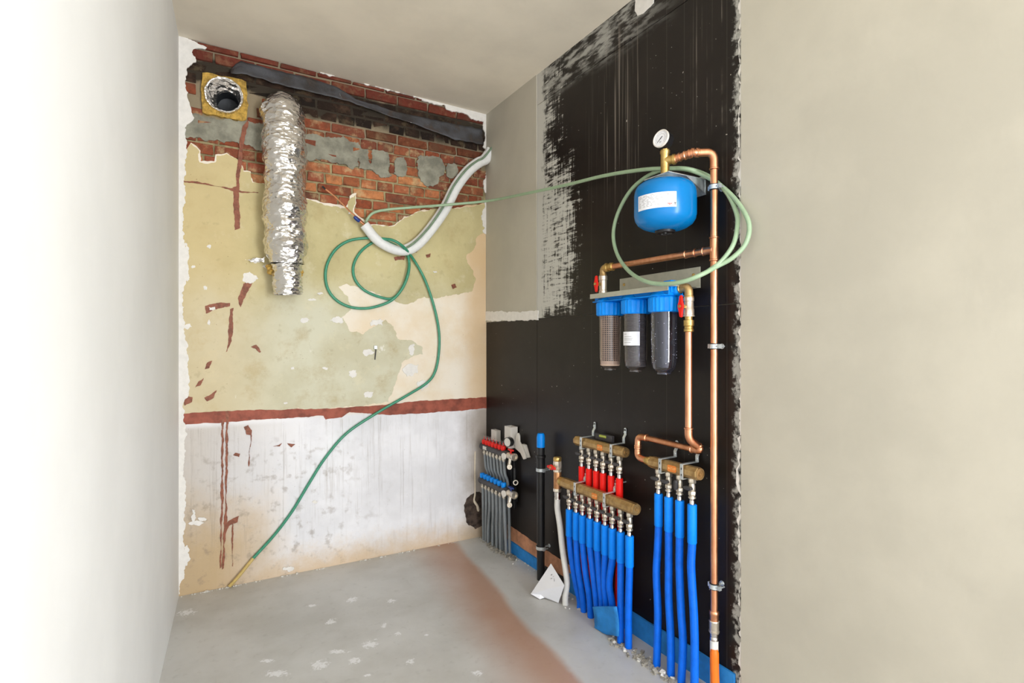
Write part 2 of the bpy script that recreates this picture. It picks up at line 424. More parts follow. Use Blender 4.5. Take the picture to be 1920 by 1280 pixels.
# black film-faced board with plaster smears and dried runs
def m_board(name, smear):
    M = NM(name); x, y, z = M.xyz()
    base = M.mix(M.sm(M.noise(3), .35, .7), lin((22, 17, 14)), lin((30, 24, 21)))
    n1 = M.noise(5, detail=7, rough=.65); nf = M.noise(34, detail=6, rough=.7)
    if smear:
        hz = M.noise(16, sc=(1, .5, 2.2), detail=7, rough=.72)
        # left border smear fading toward the middle, wider in the lower half
        wy = M.mth('ADD', y, M.mth('MULTIPLY', M.mth('SUBTRACT', n1, .5), .45))
        st2 = M.noise(22, sc=(1, .45, 3.2), detail=6, rough=.7, dist=.6)
        vs = M.noise(14, sc=(1, 5, .5), detail=5, rough=.7)
        lm = M.sm(wy, 2.12, 2.46)
        lm2 = M.mth('MULTIPLY', M.sm(wy, 1.98, 2.3), M.mth('MULTIPLY', M.sm(z, 2.3, 2.0), M.sm(z, 1.28, 1.45)))
        lmx = M.mth('MAXIMUM', M.mth('MULTIPLY', lm, .6), M.mth('MULTIPLY', lm2, .8))
        strokes = M.mth('ADD', M.mth('MULTIPLY', M.mth('SUBTRACT', st2, .5), 1.5), M.mth('MULTIPLY', M.mth('SUBTRACT', vs, .5), 1.1))
        a = M.sm(M.mth('ADD', M.mth('MULTIPLY', lmx, .75), strokes), .34, .6)
        a = M.mth('MULTIPLY', M.mth('MULTIPLY', a, M.sm(lmx, .02, .2)), .92)
        hard = M.sm(M.mth('ADD', y, M.mth('MULTIPLY', M.mth('SUBTRACT', M.noise(11, detail=7, rough=.7), .5), .22)), 2.42, 2.46)
        a = M.mth('MAXIMUM', a, M.mth('MULTIPLY', hard, .92))
        # smear below the ceiling
        tz = M.mth('ADD', z, M.mth('MULTIPLY', M.mth('SUBTRACT', n1, .5), .12))
        tp = M.mth('MULTIPLY', M.sm(tz, 2.48, 2.6), M.sm(M.noise(18, sc=(1, .5, 2)), .42, .62))
        tp = M.mth('MULTIPLY', tp, M.sm(y, 1.45, 1.85))
        a = M.mth('MAXIMUM', a, M.mth('MULTIPLY', tp, .62))
        # ragged right border
        rw = M.mth('ADD', y, M.mth('MULTIPLY', M.mth('SUBTRACT', nf, .5), .11))
        rb = M.mth('MULTIPLY', M.sm(rw, 1.255, 1.232), M.sm(M.noise(30), .4, .55))
        a = M.mth('MAXIMUM', a, M.mth('MULTIPLY', rb, .75))
        col = M.mix(a, base, lin((206, 204, 196)))
        # dried vertical runs from the seam
        rn = M.sm(M.noise(1, sc=(1, 125, 1.0), detail=3, rough=.55, dist=.2), .58, .66)
        band = M.mth('MULTIPLY', M.sm(y, 1.62, 1.74), M.sm(y, 2.1, 1.98))
        fall = M.mth('MULTIPLY', M.sm(z, 1.75, 2.25), M.sm(z, 2.75, 2.5))
        r2 = M.mth('MULTIPLY', M.mth('MULTIPLY', M.sm(y, 1.46, 1.4), M.sm(y, 1.24, 1.3)), M.mth('MULTIPLY', M.sm(z, 1.7, 2.1), M.sm(M.noise(6), .4, .65)))
        run = M.mth('MULTIPLY', rn, M.mth('MAXIMUM', M.mth('MULTIPLY', band, fall), M.mth('MULTIPLY', r2, .7)))
        col = M.mix(M.mth('MULTIPLY', run, .4), col, lin((166, 154, 142)))
    else:
        a = M.mth('MULTIPLY', M.sm(M.mth('ADD', y, M.mth('MULTIPLY', M.mth('SUBTRACT', nf, .5), .1)), 1.255, 1.235), M.sm(M.noise(30), .42, .55))
        col = M.mix(M.mth('MULTIPLY', a, .7), base, lin((196, 194, 186)))
    sp = M.sm(M.noise(70, detail=1), .77, .8)
    col = M.mix(M.mth('MULTIPLY', sp, .8), col, lin((196, 190, 180)))
    dust = M.sm(M.noise(2.0, detail=8, rough=.7), .52, .8)
    col = M.mix(M.mth('MULTIPLY', dust, .05), col, lin((130, 120, 112)))
    # chalk layout lines
    ln = 0.0
    for y0 in (RW(1109, 800).y, RW(1166, 800).y, RW(1250, 800).y, RW(1283, 700).y, RW(1363, 600).y):
        d = M.mth('ABSOLUTE', M.mth('SUBTRACT', y, y0)); l = M.mth('LESS_THAN', d, .0008); ln = l if ln == 0.0 else M.mth('MAXIMUM', ln, l)
    col = M.mix(M.mth('MULTIPLY', ln, .16), col, lin((150, 140, 130)))
    ro = M.mth('MULTIPLY_ADD', M.noise(7, detail=6), .2, .3); ro = M.mth('ADD', ro, M.mth('MULTIPLY', a, .5), clamp=True)
    M.bump(M.noise(30), .04, .003)
    return M.fin(col, ro, 0, .32)
MAT['board'] = m_board('black_film_board', False)
MAT['board_smeared'] = m_board('black_film_board_smeared', True)
def m_floor():
    M = NM('smooth_concrete_screed'); x, y, z = M.xyz()
    n1 = M.noise(2.2, detail=7); n2 = M.noise(26, detail=6)
    col = M.mix(M.sm(n1, .35, .68), lin((200, 199, 196)), lin((182, 180, 175)))
    col = M.mix(M.mth('MULTIPLY', M.sm(n2, .55, .75), .22), col, lin((132, 128, 120)))
    # brown band along the pipe wall: warm shade edge painted into the colour
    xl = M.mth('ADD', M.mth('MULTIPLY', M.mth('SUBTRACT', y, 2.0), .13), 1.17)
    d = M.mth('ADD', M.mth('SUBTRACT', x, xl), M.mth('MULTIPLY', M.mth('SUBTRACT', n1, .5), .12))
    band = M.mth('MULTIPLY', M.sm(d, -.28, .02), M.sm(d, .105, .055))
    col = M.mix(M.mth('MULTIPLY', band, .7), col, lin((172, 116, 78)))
    wl = M.sm(M.noise(9, sc=(1, .6, 1), detail=8, rough=.75), .7, .76)
    col = M.mix(M.mth('MULTIPLY', wl, .4), col, lin((222, 222, 222)))
    # dried plaster splashes and scuffs
    sc1 = M.noise(70, detail=8, rough=.7, dist=.5); tot = None
    for (px, py, rx, ry) in ((620, 1165, 15, 8), (660, 1124, 15, 8), (600, 1246, 24, 13), (665, 1238, 18, 9), (694, 1208, 22, 12), (632, 1221, 28, 5), (585, 1135, 14, 4), (735, 1126, 16, 5), (720, 1172, 7, 7), (770, 1240, 12, 7), (500, 1238, 22, 5), (520, 1262, 34, 9), (350, 1148, 24, 8), (745, 1188, 9, 5), (690, 1266, 12, 4), (895, 1262, 16, 7), (800, 1190, 6, 3)):
        p = FLp(px, py); q = FLp(px+rx, py); q2 = FLp(px, py+ry); wx = (q-p).length; wy = (q2-p).length
        dx = M.mth('MULTIPLY', M.mth('SUBTRACT', M.mth('MULTIPLY', x, CS), M.mth('MULTIPLY_ADD', y, SN, p.x*CS-p.y*SN)), 1/wx)
        dy = M.mth('MULTIPLY', M.mth('SUBTRACT', M.mth('MULTIPLY_ADD', x, SN, M.mth('MULTIPLY', y, CS)), p.x*SN+p.y*CS), 1/wy)
        r2 = M.mth('SQRT', M.mth('ADD', M.mth('MULTIPLY', dx, dx), M.mth('MULTIPLY', dy, dy)))
        k = M.sm(r2, 1.3, .1); tot = k if tot is None else M.mth('MAXIMUM', tot, k)
    sp = M.sm(M.mth('ADD', sc1, M.mth('MULTIPLY', tot, .3)), .66, .78)
    col = M.mix(M.mth('MULTIPLY', M.mth('MULTIPLY', sp, M.sm(tot, .02, .2)), .8), col, lin((236, 236, 238)))
    M.bump(M.noise(30, detail=5), .06, .004)
    return M.fin(col, M.mth('MULTIPLY_ADD', n1, .22, .26), 0, .5)
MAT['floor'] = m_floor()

# ------------------------------------------------------------------ room shell
Y0 = -1.15
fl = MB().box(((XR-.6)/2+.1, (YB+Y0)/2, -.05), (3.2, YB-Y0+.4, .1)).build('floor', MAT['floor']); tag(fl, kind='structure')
xa_, xb_, ya_, yb_ = -1.0, 2.2, Y0-.2, YB+.2
cl = MB().add([(x, y, z_) for z_ in (0, 1) for (x, y) in ((xa_, ya_), (xb_, ya_), (xb_, yb_), (xa_, yb_))], [(3, 2, 1, 0), (4, 5, 6, 7), (0, 1, 5, 4), (1, 2, 6, 5), (2, 3, 7, 6), (3, 0, 4, 7)])
for v in cl.v: v.z = ceil_z(v.x) if v.z == 0 else 2.86
cl = cl.build('ceiling', MAT['ceil']); tag(cl, kind='structure')
lw = MB()
a0, a1 = XL(Y0), XL(YB)
lw.add([(a0, Y0, 0), (a1, YB+.1, 0), (a1, YB+.1, ZC), (a0, Y0, ZC), (a0-.1, Y0, 0), (a1-.1, YB+.1, 0), (a1-.1, YB+.1, ZC), (a0-.1, Y0, ZC)],
       [(0, 1, 2, 3), (4, 7, 6, 5), (0, 3, 7, 4), (1, 5, 6, 2), (3, 2, 6, 7), (0, 4, 5, 1)])
lwo = lw.build('wall_left', MAT['white_wall']); tag(lwo, kind='structure')
# right wall: backing slab, boards and plaster coats
wr = MB().box((XR+.062, (YB+Y0)/2, ZC/2), (.1, YB-Y0, ZC)).build('wall_right', MAT['beige']); tag(wr, kind='structure')
yL, yE = RW(1007, 600).y, RW(1390, 600).y
zS, zT = 1.367, 2.53
def board(y0, y1, z0, z1, mat):
    g = .0012
    return MB().box((XR+.006, (y0+y1)/2, (z0+z1)/2), (.012, abs(y1-y0)-g*2, z1-z0-g*2)).build('board_panel', mat, wr, bevel=.0008)
board(yL, YB, .0, zS, MAT['board']); board(yE-.02, yL, 0, zS, MAT['board'])
board(yE-.02, yL, zS, zT, MAT['board_smeared']); board(yE-.02, yL, zT, ZC, MAT['board_smeared'])
MB().box((XR+.004, (yL+YB)/2, (zS+ZC)/2), (.016, YB-yL-.002, ZC-zS)).build('plaster_coat', MAT['beige'], wr)
mb = MB()
mb.add([(XR-.010, Y0, 0), (XR-.010, yE-.006, 0), (XR-.010, yE-.006, ZC), (XR-.010, Y0, ZC), (XR+.012, Y0, 0), (XR+.012, yE, 0), (XR+.012, yE, ZC), (XR+.012, Y0, ZC)],
       [(0, 1, 2, 3), (4, 7, 6, 5), (0, 3, 7, 4), (1, 5, 6, 2), (3, 2, 6, 7), (0, 4, 5, 1)])
mb.build('plaster_coat', MAT['beige'], wr)
mb = MB(); L = [(yE-.004, 0.0)]
rnd = random.Random(3); z = 0.0
while z < ZC-.03:
    L.append((yE+rnd.choice([.001, .002, .002, .004, .006, .009]), z+.004)); z += rnd.uniform(.012, .03)
L += [(yE+.003, ZC), (yE-.004, ZC)]
patch(mb, [V(p) for p in L], 'R', .004, .004, .5, .012, 5).build('plaster_smear', MAT['whiteplaster'], wr)
mb = MB(); patch(mb, rpx([(1192, 0), (1196, -10), (1226, -14), (1226, 6), (1214, 18), (1196, 30), (1191, 20)]), 'R', .003, .003, .2, .012, 6)
mb.build('plaster_smear', MAT['whiteplaster'], wr)
mb = MB(); patch(mb, rpx([(905, 583), (960, 585), (1010, 582), (1010, 600), (960, 601), (905, 600)]), 'R', .006, .006, .25, .02, 61)
mb.build('plaster_smear', MAT['whiteplaster'], wr)
# raw wood edge at the foot of the board and the blue foam strip
mb = MB(); patch(mb, [(RW(952, 990).y, .055), (RW(952, 990).y, .149), (RW(1008, 1023).y, .136), (RW(1085, 1070).y, .118), (RW(1085, 1070).y, .05)], 'R', .002, .002, .12, .03, 9)
mb.build('wood_edge', MAT['woodedge'], wr)
def foam_strip(p0, p1, z0, z1, seed):
    a, b = RW(p0, 1100).y, RW(p1, 1100).y; m = MB(); rnd = random.Random(seed); n = max(3, int(abs(a-b)/.05))
    top = [(a+(b-a)*i/n, z0+(z1-z0)*i/n+rnd.uniform(-.003, .003)) for i in range(n+1)]
    patch(m, [V(p) for p in top]+[V((b, -.002)), V((a, -.002))], 'R', .012, .010, 0)
    o = m.build('blue_foam_strip', MAT['bluefoam'], org=(XR-.007, (a+b)/2, 0)); return o
o = foam_strip(953, 1012, .068, .060, 1); tag(o, 'blue foam edge strip between the grey pipes and the black standpipe', 'foam strip', 'blue foam edge strips along the floor')
o = foam_strip(1062, 1380, .085, .092, 2); tag(o, 'long blue foam edge strip at the floor behind the blue pipes', 'foam strip', 'blue foam edge strips along the floor')

# ------------------------------------------------------------------ back wall
dc = BW(421, 183); hs = .098
wb = MB()
T = .14; x0, x1 = -.30, XR+.012
for (xa, xb, za, zb) in ((x0, dc.x-hs, 0, ZC), (dc.x+hs, x1, 0, ZC), (dc.x-hs, dc.x+hs, 0, dc.z-hs), (dc.x-hs, dc.x+hs, dc.z+hs, ZC)):
    wb.box(((xa+xb)/2, YB+.007+T/2, (za+zb)/2), (xb-xa, T, zb-za))
wbo = wb.build('wall_back', MAT['mortar'], flat=True); tag(wbo, kind='structure')
topline = [(300, 292), (345, 290), (358, 268), (376, 283), (376, 303), (402, 303), (404, 290), (425, 287), (450, 303), (457, 320), (470, 322), (474, 341), (500, 346), (575, 372), (600, 379), (648, 388), (655, 368), (668, 362), (664, 398), (690, 421), (735, 423), (757, 406), (790, 394), (835, 391), (870, 386), (905, 381), (930, 381)]
mb = MB()
tl = bpx(topline); P = tl+[V((XR+.01, -.02)), V((-.28, -.02))]
patch(mb, P, 'B', .006, .016, .22, .02, 11); mb.build('plaster_layer', MAT['oldplaster'], wbo, sharp=50)
# bricks
CH, BWD, BH = .0575, .180, .0475
def brick_mesh(L, mat, seed):
    rnd = random.Random(seed); m = MB()
    m.box((0, 0, 0), (L, .03, BH)); me = m.mesh('brick', mat, bevel=.0035, seg=1, flat=True)
    for v in me.vertices:
        if v.co.y < 0: v.co += V((rnd.uniform(-.004, .004), rnd.uniform(-.003, .003), rnd.uniform(-.0035, .0035)))
    return me
BM = {}
for mk in ('brick_top', 'brick_mid', 'brick_low', 'brick_soot', 'brick_brown'):
    for L in (BWD, .0875):
        for s in range(3): BM[(mk, L, s)] = brick_mesh(L, MAT[mk], hash((mk, s)) % 1000 if False else len(BM)*7+s)
def ztop_plaster(x):
    best = None
    for i in range(len(tl)-1):
        a, b = tl[i], tl[i+1]
        if min(a.x, b.x)-1e-6 <= x <= max(a.x, b.x)+1e-6 and abs(b.x-a.x) > 1e-6:
            zz = a.y+(b.y-a.y)*(x-a.x)/(b.x-a.x); best = zz if best is None else min(best, zz)
    return best if best is not None else 1.9
rnd = random.Random(21)
xl = XL(YB)
for k in range(-6, 11):
    zc = 2.141+CH*k
    if zc-BH/2 > 2.73: continue
    head = (k % 2 == 0) and k < 8; L = .0875 if head else BWD; pitch = L+.0095
    x = xl-.02-(pitch/2 if (k//2) % 2 else 0.02)-(.05 if head else 0)
    while x < XR:
        xa, xb = max(x, xl-.02), min(x+L, XR); xc = (xa+xb)/2; x += pitch
        if xb-xa < .03: continue
        if zc+BH/2 < min(ztop_plaster(xa), ztop_plaster(xb), ztop_plaster(xc))-.004: continue
        if abs(xc-dc.x) < hs+L*.35 and abs(zc-dc.z) < hs+.015: continue
        zd = zc+rnd.uniform(-.002, .002)
        if k >= 9: mk = 'brick_top'
        elif k in (7, 8): mk = 'brick_soot'
        elif k == 6: mk = 'brick_soot' if xc > .45 else 'brick_mid'
        elif k == 5: mk = 'brick_brown' if xc > .2 and rnd.random() < .6 else 'brick_mid'
        elif k >= 2: mk = 'brick_mid'
        else: mk = 'brick_low' if (xc < 1.25 and rnd.random() < .75) else 'brick_mid'
        me = BM[(mk, L, rnd.randrange(3))]
        zh = min(zd+BH/2, ceil_z(xc)-.002); sz = (zh-(zd-BH/2))/BH
        if sz < .1: continue
        dep = rnd.uniform(-.003, .003)+(.004 if k >= 9 else 0)+(-.006 if mk == 'brick_soot' else 0)
        ob = inst('brick', me, (xc, YB+.013-dep, (zh+zd-BH/2)/2), wbo); ob.scale = ((xb-xa)/L, 1, sz)
        ob.rotation_euler = (0, rnd.uniform(-.008, .008), rnd.uniform(-.015, .015))
# cement patches over the bricks
cem = [[(325, 222), (345, 216), (370, 214), (400, 221), (455, 227), (496, 232), (520, 236), (520, 296), (495, 284), (468, 272), (440, 266), (400, 264), (370, 258), (340, 262), (325, 262)],
       [(560, 246), (590, 252), (632, 258), (672, 266), (676, 282), (672, 312), (662, 318), (640, 308), (610, 300), (575, 300), (560, 300)],
       [(674, 276), (690, 280), (692, 305), (700, 316), (690, 318), (672, 316)],
       [(697, 282), (726, 285), (729, 300), (727, 322), (735, 330), (722, 334), (704, 326), (694, 308)],
       [(745, 296), (757, 295), (762, 308), (761, 328), (750, 331), (738, 326), (739, 310)],
       [(783, 294), (800, 292), (826, 298), (834, 318), (826, 330), (820, 345), (800, 350), (788, 340), (782, 316)],
       [(838, 308), (850, 306), (858, 318), (850, 334), (838, 332)]]
for i, c in enumerate(cem):
    mb = MB(); patch(mb, bpx(c), 'B', .0052+.0005*i, .012, .42, .008, 30+i); mb.build('cement_patch', MAT['cement'], wbo, sharp=50)
# olive coat
coat = [(300, 294), (345, 292), (358, 270), (374, 285), (374, 305), (404, 305), (406, 292), (425, 289), (449, 305), (456, 322), (469, 324), (473, 343), (500, 348), (575, 374), (600, 381), (650, 390), (657, 372), (666, 366), (662, 400), (689, 423), (735, 425), (758, 408), (790, 396), (835, 393), (870, 388), (905, 383), (916, 384), (912, 432), (891, 449), (889, 465), (875, 477), (875, 492), (886, 507), (891, 525), (885, 545), (850, 552), (820, 559), (795, 556), (775, 567), (765, 570), (740, 565), (712, 552), (682, 540), (650, 532), (634, 537), (652, 556), (660, 575), (640, 595), (654, 620), (680, 627), (700, 612), (722, 599), (737, 612), (745, 635), (775, 640), (791, 650), (792, 664), (775, 667), (752, 680), (750, 692), (735, 735), (728, 753), (600, 766), (460, 772), (345, 776), (300, 778)]
mb = MB(); patch(mb, bpx(coat), 'B', .0075, .003, .3, .010, 12); mb.build('paint_coat', MAT['coat'], wbo, sharp=50)
# red dado band
band = [(335, 776), (345, 775), (420, 770), (530, 768), (600, 766), (700, 760), (800, 750), (912, 744), (912, 765), (800, 774), (740, 777), (700, 776), (655, 772), (640, 782), (610, 786), (606, 779), (530, 784), (440, 790), (345, 796), (335, 796)]
mb = MB(); patch(mb, bpx(band), 'B', .0085, .003, .12, .014, 13); mb.build('red_dado_band', MAT['redpaint'], wbo, sharp=50)
# rust-brown drips and scars
dr = MB()
for i, c in enumerate([[(449, 262), (457, 235), (464, 226), (466, 232), (459, 258), (454, 285), (451, 318), (449, 350), (450, 428), (440, 432), (438, 400), (436, 352), (443, 350), (446, 300)],
        [(384, 574), (392, 571), (415, 567), (431, 568), (431, 574), (412, 578), (398, 582), (386, 588)],
        [(431, 580), (438, 577), (437, 610), (434, 640), (426, 658), (423, 660), (428, 640), (429, 600)],
        [(456, 532), (473, 526), (466, 545), (456, 562), (451, 576), (446, 560)],
        [(346, 748), (352, 742), (361, 744), (360, 753), (346, 760)], [(383, 745), (400, 735), (407, 731), (400, 746), (388, 752)],
        [(388, 680), (398, 676), (392, 690), (384, 692)], [(372, 715), (382, 708), (376, 722), (366, 726)],
        [(415.5, 785), (420, 785), (419, 840), (418, 900), (418, 960), (416, 1000), (415, 1062), (412, 1064), (413, 1000), (415, 960), (415.5, 900)],
        [(423, 770), (428, 770), (427, 800), (425.5, 900), (425, 965), (423, 1000), (419, 1064), (416, 1066), (418, 1000), (422, 960), (423, 880)],
        [(428, 976), (438, 970), (448, 966), (445, 978), (438, 980), (430, 984), (424, 996), (420, 992)], [(435.5, 980), (437, 980), (436.5, 1060), (435, 1060)],
        [(338, 339), (380, 344), (420, 351), (452, 359), (484, 361), (484, 362.5), (450, 361.5), (420, 353.5), (380, 346), (338, 341)],
        [(457, 800), (465, 796), (472, 806), (470, 815), (462, 814)], [(437, 852), (448, 856), (450, 850), (441, 848)], [(538, 830), (553, 832), (546, 838)], [(512, 836), (528, 830), (524, 836)],
        [(470, 812), (471.5, 812), (468, 868), (466, 874), (465, 868)], [(470, 650), (480, 646), (489, 659), (487, 661), (478, 653)],
        [(845, 534), (852, 532), (855, 539), (848, 542)], [(775, 466), (785, 465), (780, 474), (770, 472)], [(738, 482), (758, 480), (757, 488), (740, 489)], [(797, 478), (806, 475), (805, 482), (799, 483)]]):
    patch(dr, bpx(c), 'B', .0092+.00012*i, .003, .16, .008, 50+i)
o = dr.build('paint_drips', MAT['drip'], wbo); tag(o, kind='stuff')
fk = MB()
FK = [(468, 522, 15, 12), (398, 578, 8, 4), (352, 612, 7, 6), (385, 540, 5, 5), (363, 500, 5, 3), (392, 462, 4, 4), (348, 470, 5, 18), (352, 520, 5, 10), (392, 605, 3, 6), (345, 215, 8, 14), (480, 490, 10, 4),
      (500, 500, 9, 4), (585, 562, 9, 2), (632, 600, 14, 8), (705, 605, 16, 7), (690, 660, 10, 9), (770, 655, 8, 12), (660, 700, 9, 8), (690, 740, 12, 6), (790, 720, 14, 10), (570, 600, 8, 5), (770, 690, 18, 14),
      (368, 980, 14, 5), (362, 965, 4, 18), (378, 972, 10, 3), (350, 1040, 6, 20), (540, 1065, 11, 5), (590, 940, 5, 3), (600, 550, 8, 3), (655, 400, 4, 2), (815, 510, 4, 2), (548, 690, 5, 3), (610, 690, 6, 3), (535, 755, 4, 2)]
for i, (a, b, c, d) in enumerate(FK): patch(fk, bpx(blob(a, b, c, d, 8, i)), 'B', .0096+.00008*i, .003, .5, .005, 80+i)
o = fk.build('white_flecks', MAT['whiteplaster'], wbo); tag(o, kind='stuff')
# white torn plaster along the corners and under the ceiling
def edge_strip(side, ys, seed):
    rnd = random.Random(seed); out = []
    for (y, wdt) in ys: out.append((side[0]+(side[1]-side[0])*(y-75)/1040+wdt, y))
    return out
mb = MB(); inner = edge_strip((346, 333), [(82, 16), (100, 14), (118, 22), (128, 6), (150, 4), (175, 8), (200, 12), (222, 20), (232, 12), (240, 3), (300, 4), (380, 6), (440, 5), (470, 10), (520, 8), (560, 3), (625, 6), (650, 14), (700, 15), (740, 16), (760, 5), (800, 12), (860, 10), (900, 12), (960, 10), (1020, 12), (1060, 14), (1090, 6), (1112, 4)], 1)
patch(mb, bpx([(322, 66), (352, 72)]+inner+[(318, 1112)]), 'B', .011, .008, .35, .009, 101); mb.build('corner_plaster', MAT['whiteplaster'], wbo, sharp=50)
mb = MB(); patch(mb, bpx([(920, 216), (908, 216), (905, 232), (908, 255), (904, 275), (912, 285), (920, 288)]), 'B', .011, .008, .5, .008, 102)
patch(mb, bpx([(920, 315), (914, 318), (906, 350), (911, 375), (903, 400), (908, 428), (904, 436), (912, 442), (920, 445)]), 'B', .0113, .008, .5, .008, 103)
mb.build('corner_plaster', MAT['whiteplaster'], wbo, sharp=50)
mb = MB(); patch(mb, bpx([(338, 70), (372, 84), (388, 91), (384, 94), (372, 92), (362, 94), (352, 100), (330, 100)]), 'B', .0105, .010, .2, .010, 104)
patch(mb, bpx([(830, 192), (915, 214), (915, 228), (890, 226), (875, 216), (850, 210), (834, 203)]), 'B', .0123, .010, .4, .008, 105)
patch(mb, bpx([(600, 132), (700, 160), (830, 192), (834, 199), (760, 178), (690, 162), (640, 146), (600, 138)]), 'B', .0118, .010, .4, .008, 106)
mb.build('ceiling_edge_plaster', MAT['whiteplaster'], wbo, sharp=50)
# broken dark hollow with foam bead
mb = MB(); patch(mb, bpx([(869, 946), (874, 934), (884, 926), (898, 921), (905, 926), (905, 985), (890, 991), (878, 984), (872, 968)]), 'B', .008, .004, .3, .01, 107)
mb.build('broken_hollow', MAT['dark_hole'], wbo, sharp=50)
mb = MB().tube(cat_rom([BW(891, 846, .010), BW(890.5, 880, .010), BW(891, 922, .010), BW(889, 938, .012), BW(895, 948, .016), BW(897, 958, .012)], 4), [.005]*9+[.006]*4+[.008]*4+[.009]*3+[.005], 8)
mb.build('foam_bead', MAT['foam'], wbo)
# plug and screw
t = thing('screw_anchor', BW(703, 652, .01), 'grey anchor plug with a thin screw sticking out of the pale wall', 'anchor')
MB().box(BW(704, 651, .016), (.018, .012, .02)).build('plug', MAT['zinc'], t, bevel=.001)
MB().tube([BW(705, 655, .02), BW(704, 664, .018), BW(703, 674, .013)], .003, 8).build('screw', MAT['grey_black'], t)

# hanging membrane strip
top = [V((BW(x, y, .012).x, BW(x, y, .012).z)) for x, y in [(432, 131), (449, 113), (507, 129), (582, 146), (632, 163), (670, 187), (707, 197), (735, 207), (775, 216), (850, 232), (904, 242)]]
bot = [V((BW(x, y, .036).x, BW(x, y, .036).z)) for x, y in [(436, 140), (455, 139), (489, 148), (536, 162), (600, 177), (640, 186), (675, 198), (735, 219), (782, 234), (850, 261), (903, 270)]]
def resamp(P, n):
    out = []; xs0, xs1 = P[0].x, P[-1].x
    for i in range(n):
        x = xs0+(xs1-xs0)*i/(n-1)
        for a, b in zip(P, P[1:]):
            if a.x-1e-6 <= x <= b.x+1e-6: out.append(V((x, a.y+(b.y-a.y)*(x-a.x)/max(1e-6, b.x-a.x)))); break
    return out
NT_ = 60; bot[0].x = top[0].x = min(bot[0].x, top[0].x); bot[-1].x = top[-1].x
rt, rb_ = resamp(top, NT_), resamp(bot, NT_); mb = MB(); vs = []; fs = []; R_ = 7
for i in range(NT_):
    for j in range(R_):
        t_ = j/(R_-1); p = rt[i].lerp(rb_[i], t_)
        q = noise.noise(V((p.x*9, p.y*9, 1)))*.014*t_+noise.noise(V((p.x*30, p.y*30, 5)))*.004
        vs.append(V((p.x, YB-(.010+.030*t_**1.5+q), p.y+noise.noise(V((p.x*25, 3, t_*2)))*.006)))
for i in range(NT_-1):
    for j in range(R_-1): fs.append((i*R_+j, i*R_+j+1, (i+1)*R_+j+1, (i+1)*R_+j))
mb.add(vs, fs); fo = mb.build('roofing_membrane', MAT['flash'], org=rb_[NT_//2].to_3d() and V((rb_[NT_//2].x, YB-.02, rb_[NT_//2].y)))
sd = fo.modifiers.new('thick', 'SOLIDIFY'); sd.thickness = .0025; sd.offset = 0
tag(fo, 'torn grey membrane strip peeling off the bricks just below the ceiling', 'membrane')

# round duct in the wall
t = thing('wall_duct', V((dc.x, YB-.01, dc.z)), 'short round foil duct end in a square of yellow wool near the left corner', 'duct')
mb = MB(); n = 40
sq = [];
for k in range(n):
    an = 2*math.pi*k/n; cx, sx = math.cos(an), math.sin(an); m_ = max(abs(cx), abs(sx)); r_ = .102/m_*(1+.10*noise.noise(V((cx*3, sx*3, 0)))+.05*noise.noise(V((cx*11, sx*11, 4)))); r_ = min(r_, .138); sq.append((cx*r_, sx*r_))
vs = []; fs = []
for (yy, kind_) in ((YB+.04, 0), (YB-.014, 0), (YB-.020, 1), (YB+.04, 1)):
    for k in range(n):
        an = 2*math.pi*k/n
        p = sq[k] if kind_ == 0 else (.082*math.cos(an), .082*math.sin(an))
        vs.append(V((dc.x+p[0], yy+(.006*noise.noise(V((p[0]*40, p[1]*40, 2))) if yy < YB else 0), dc.z+p[1])))
for i in range(3):
    for k in range(n): fs.append((i*n+k, i*n+(k+1) % n, (i+1)*n+(k+1) % n, (i+1)*n+k))
mb.add(vs, fs).build('insulation_collar', MAT['insul'], t, sharp=60)
ax = V((-.10, -1, -.06)).normalized()
mb = MB(); prof = [(-.04, .080), (.0, .084)]+[(.004+.006*i, .085+(.0025 if i % 2 else 0)) for i in range(5)]+[(.036, .088), (.042, .086), (.042, .081), (.036, .077), (.02, .070), (.0, .060), (-.025, .050)]
q0 = V((dc.x, YB, dc.z)); e1 = ax.orthogonal().normalized()
mb.lathe(q0, ax, prof, 44, rfun=lambda k, t_, r: r*(1+.035*noise.noise(V((k*.5, t_*70, 1)))), cap=False)
for v in mb.v:
    t_ = (v-q0).dot(ax); rr = ((v-q0)-ax*t_).length
    if t_ < .03 and rr < .078: v += V((.012, 0, -.012))*(.03-t_)/.055
mb.build('foil_rim', MAT['foil'], t, sharp=60)
mb = MB(); prof = [(.010, .066), (-.02, .053)]+[(-.02-.008*i-.004, .050+(.0035 if i % 2 else 0)) for i in range(14)]+[(-.138, .0)]
mb.lathe((dc.x+.012, YB-.001, dc.z-.012), ax, prof[1:], 32, cap=False).build('duct_lining', MAT['ductdark'], t)

